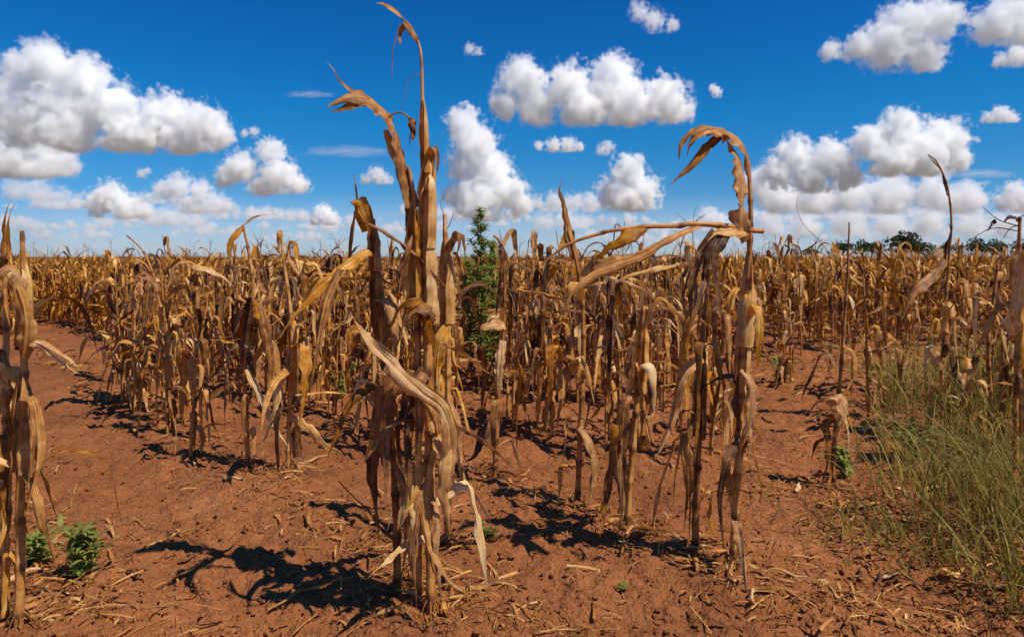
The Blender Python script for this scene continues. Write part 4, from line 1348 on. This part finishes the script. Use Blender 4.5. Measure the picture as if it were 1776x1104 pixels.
fallen(1652, 1002, .1, .17, .030, .95, 'broad bright yellow fallen husk leaf at the lower right', 401)
fallen(1552, 992, -.25, .16, .014, .95, 'narrow bleached fallen leaf left of the broad yellow husk leaf', 402)
fallen(1305, 1045, 1.2, .12, .016, .95, 'bleached scrap of leaf at the foot of the arching plant', 403)
fallen(1384, 858, 1.3, .14, .022, .98, 'whitish crumpled leaf scrap on the soil right of the arching plant', 404)
fallen(1345, 800, -.7, .42, .008, .8, 'thin straight straw lying slanted on the soil right of the arching plant', 405)
fallen(545, 797, .1, .20, .020, .85, 'bleached leaf lying at the foot of the golden torn plant', 406)
fallen(520, 823, 0, .24, .016, .8, 'flat straw coloured leaf lying just in front of the golden torn plant', 407)
fallen(465, 853, 0, .12, .012, .75, 'short leaf scrap alone on the open soil left of the centre', 408)
fallen(1505, 748, .3, .14, .018, 1.0, 'white leaf scrap among the right weeds', 409)
fallen(1600, 855, -.2, .3, .02, .7, 'long straw leaf lying by the low olive grass', 410)
fallen(250, 905, -.5, .2, .007, .6, 'thin twig like straw on the open soil at left', 411)
fallen(1790, 1018, .05, .5, .012, .4, 'dark dry stem lying flat at the lower right corner', 412)
rl = np.random.default_rng(77)
spots = []
while len(spots) < 84:
    py = 600 + 480 * rl.random() ** 1.4
    px = 1776 * rl.random()
    d = dg(py)
    x = (px - CX) / F * d
    off = ((x * ROW_N[0] + d * ROW_N[1] - ROW_0) / ROW_D + .5) % 1 - .5
    if abs(off) > .28 and rl.random() < .75:
        continue
    spots.append((py, px))
seen_f = {}
for i, (py, px) in enumerate(sorted(spots, reverse=True)):
    nm = min(ANCH, key=lambda a: abs(a[1] - px))[0]
    k_ = seen_f[nm] = seen_f.get(nm, -1) + 1
    fallen(px, py, rl.random() * 6.28, .1 + .25 * rl.random(), .006 + .016 * rl.random(), .35 + .5 * rl.random(),
           f'dry leaf scrap on soil in line with {nm}, {ORD[k_ % 16]} nearest', 420 + i, 'dry leaf scraps on the soil')

g = G()
n = 8200
py = 560 + 540 * rl.random(n) ** .9
d = dg(py)
x = (1900 * rl.random(n) - 60 - CX) / F * d
off = ((x * ROW_N[0] + d * ROW_N[1] - ROW_0) / ROW_D + .5) % 1 - .5
keep = rl.random(n) < np.exp(-(off / .20) ** 2) * .85 + .07 + .12 * (x / d > .35)
x, d = x[keep], d[keep]
z = gz(x, d)
for i in range(len(x)):
    a = rl.random() * 6.28
    l = (.015 + .07 * rl.random() ** 2)
    wd = .001 + .004 * rl.random() ** 2
    dx, dy = math.cos(a) * l, math.sin(a) * l
    u = np.linspace(-1, 1, 4)[:, None]
    P = np.array([x[i], d[i], z[i] + .012]) + u * np.array([dx, dy, .006 * rl.normal()]) + np.array([[0, 0, .0], [0, 0, .004], [0, 0, .005], [0, 0, 0]])
    S_ = np.array([-dy, dx, l * .4 * rl.normal()]) / l * wd
    V = np.concatenate([P - S_, P + S_])
    g.add(V, [(0, 1, 5, 4), (1, 2, 6, 5), (2, 3, 7, 6)], np.column_stack([np.tile(np.linspace(0, l, 4), 2), np.repeat([-.6, .6], 4), np.full(8, .2 + .5 * rl.random())]))
for i in range(3800):
    y_ = 4.5 + 11 * rl.random()
    k_ = int(rl.integers(0, 16)) + .10 * rl.normal()
    o_ = ROW_0 + ROW_D * k_
    t_ = (y_ - ROW_N[1] * o_) / ROW_E[1]
    x_ = ROW_N[0] * o_ + ROW_E[0] * t_
    if abs(x_) > .8 * y_ + .5:
        continue
    l = .06 + .16 * rl.random()
    P = droop(rl, np.array([0, 0, .01 + .05 * rl.random()]), rl.random() * 6.28, l, .5 * rl.random(), -.6, .2, .9, 5, .5) + np.array([x_, y_, gz1(x_, y_)])
    strip(g, P, .005 + .012 * rl.random(), (rl.normal(), rl.normal(), .3), rl, 2, rl.normal(), .5, .1, .1, .2, .15 + .5 * rl.random())
for bx, by in HB[:28]:
    for i in range(26):
        x_, y_ = bx + rl.normal() * .10, by + rl.normal() * .10
        l = .03 + .10 * rl.random()
        P = droop(rl, np.array([0, 0, .008 + .02 * rl.random()]), rl.random() * 6.28, l, .25 * rl.random(), -.3, .2, .9, 5, .5) + np.array([x_, y_, gz1(x_, y_)])
        strip(g, P, .002 + .007 * rl.random() ** 2, (rl.normal(), rl.normal(), .3), rl, 2, rl.normal(), .5, .1, .1, .2, .15 + .55 * rl.random())
tag(link('straw_litter', g.mesh('straw_litter', M_LEAF)), 'scattered bits of broken straw on the red soil', 'straw', kind='stuff')

bmv, bmf = ico(1)
g = G()
n = 7000
py = 600 + 520 * rl.random(n)
d = dg(py)
x = (1900 * rl.random(n) - 60 - CX) / F * d
z = gz(x, d)
for i in range(n):
    s = .003 + .011 * rl.random() ** 4
    v = bmv * (1 + .35 * (rl.random((len(bmv), 1)) - .5)) * s * np.array([1, 1, .62]) * (.7 + .6 * rl.random(3))
    g.add(v + np.array([x[i], d[i], z[i] + s * .3 + .004]), bmf, np.zeros((len(bmv), 3)))
tag(link('soil_clods', g.mesh('soil_clods', M_SOIL, False)), 'loose crumbs and clods of red soil', 'soil clods', kind='stuff')
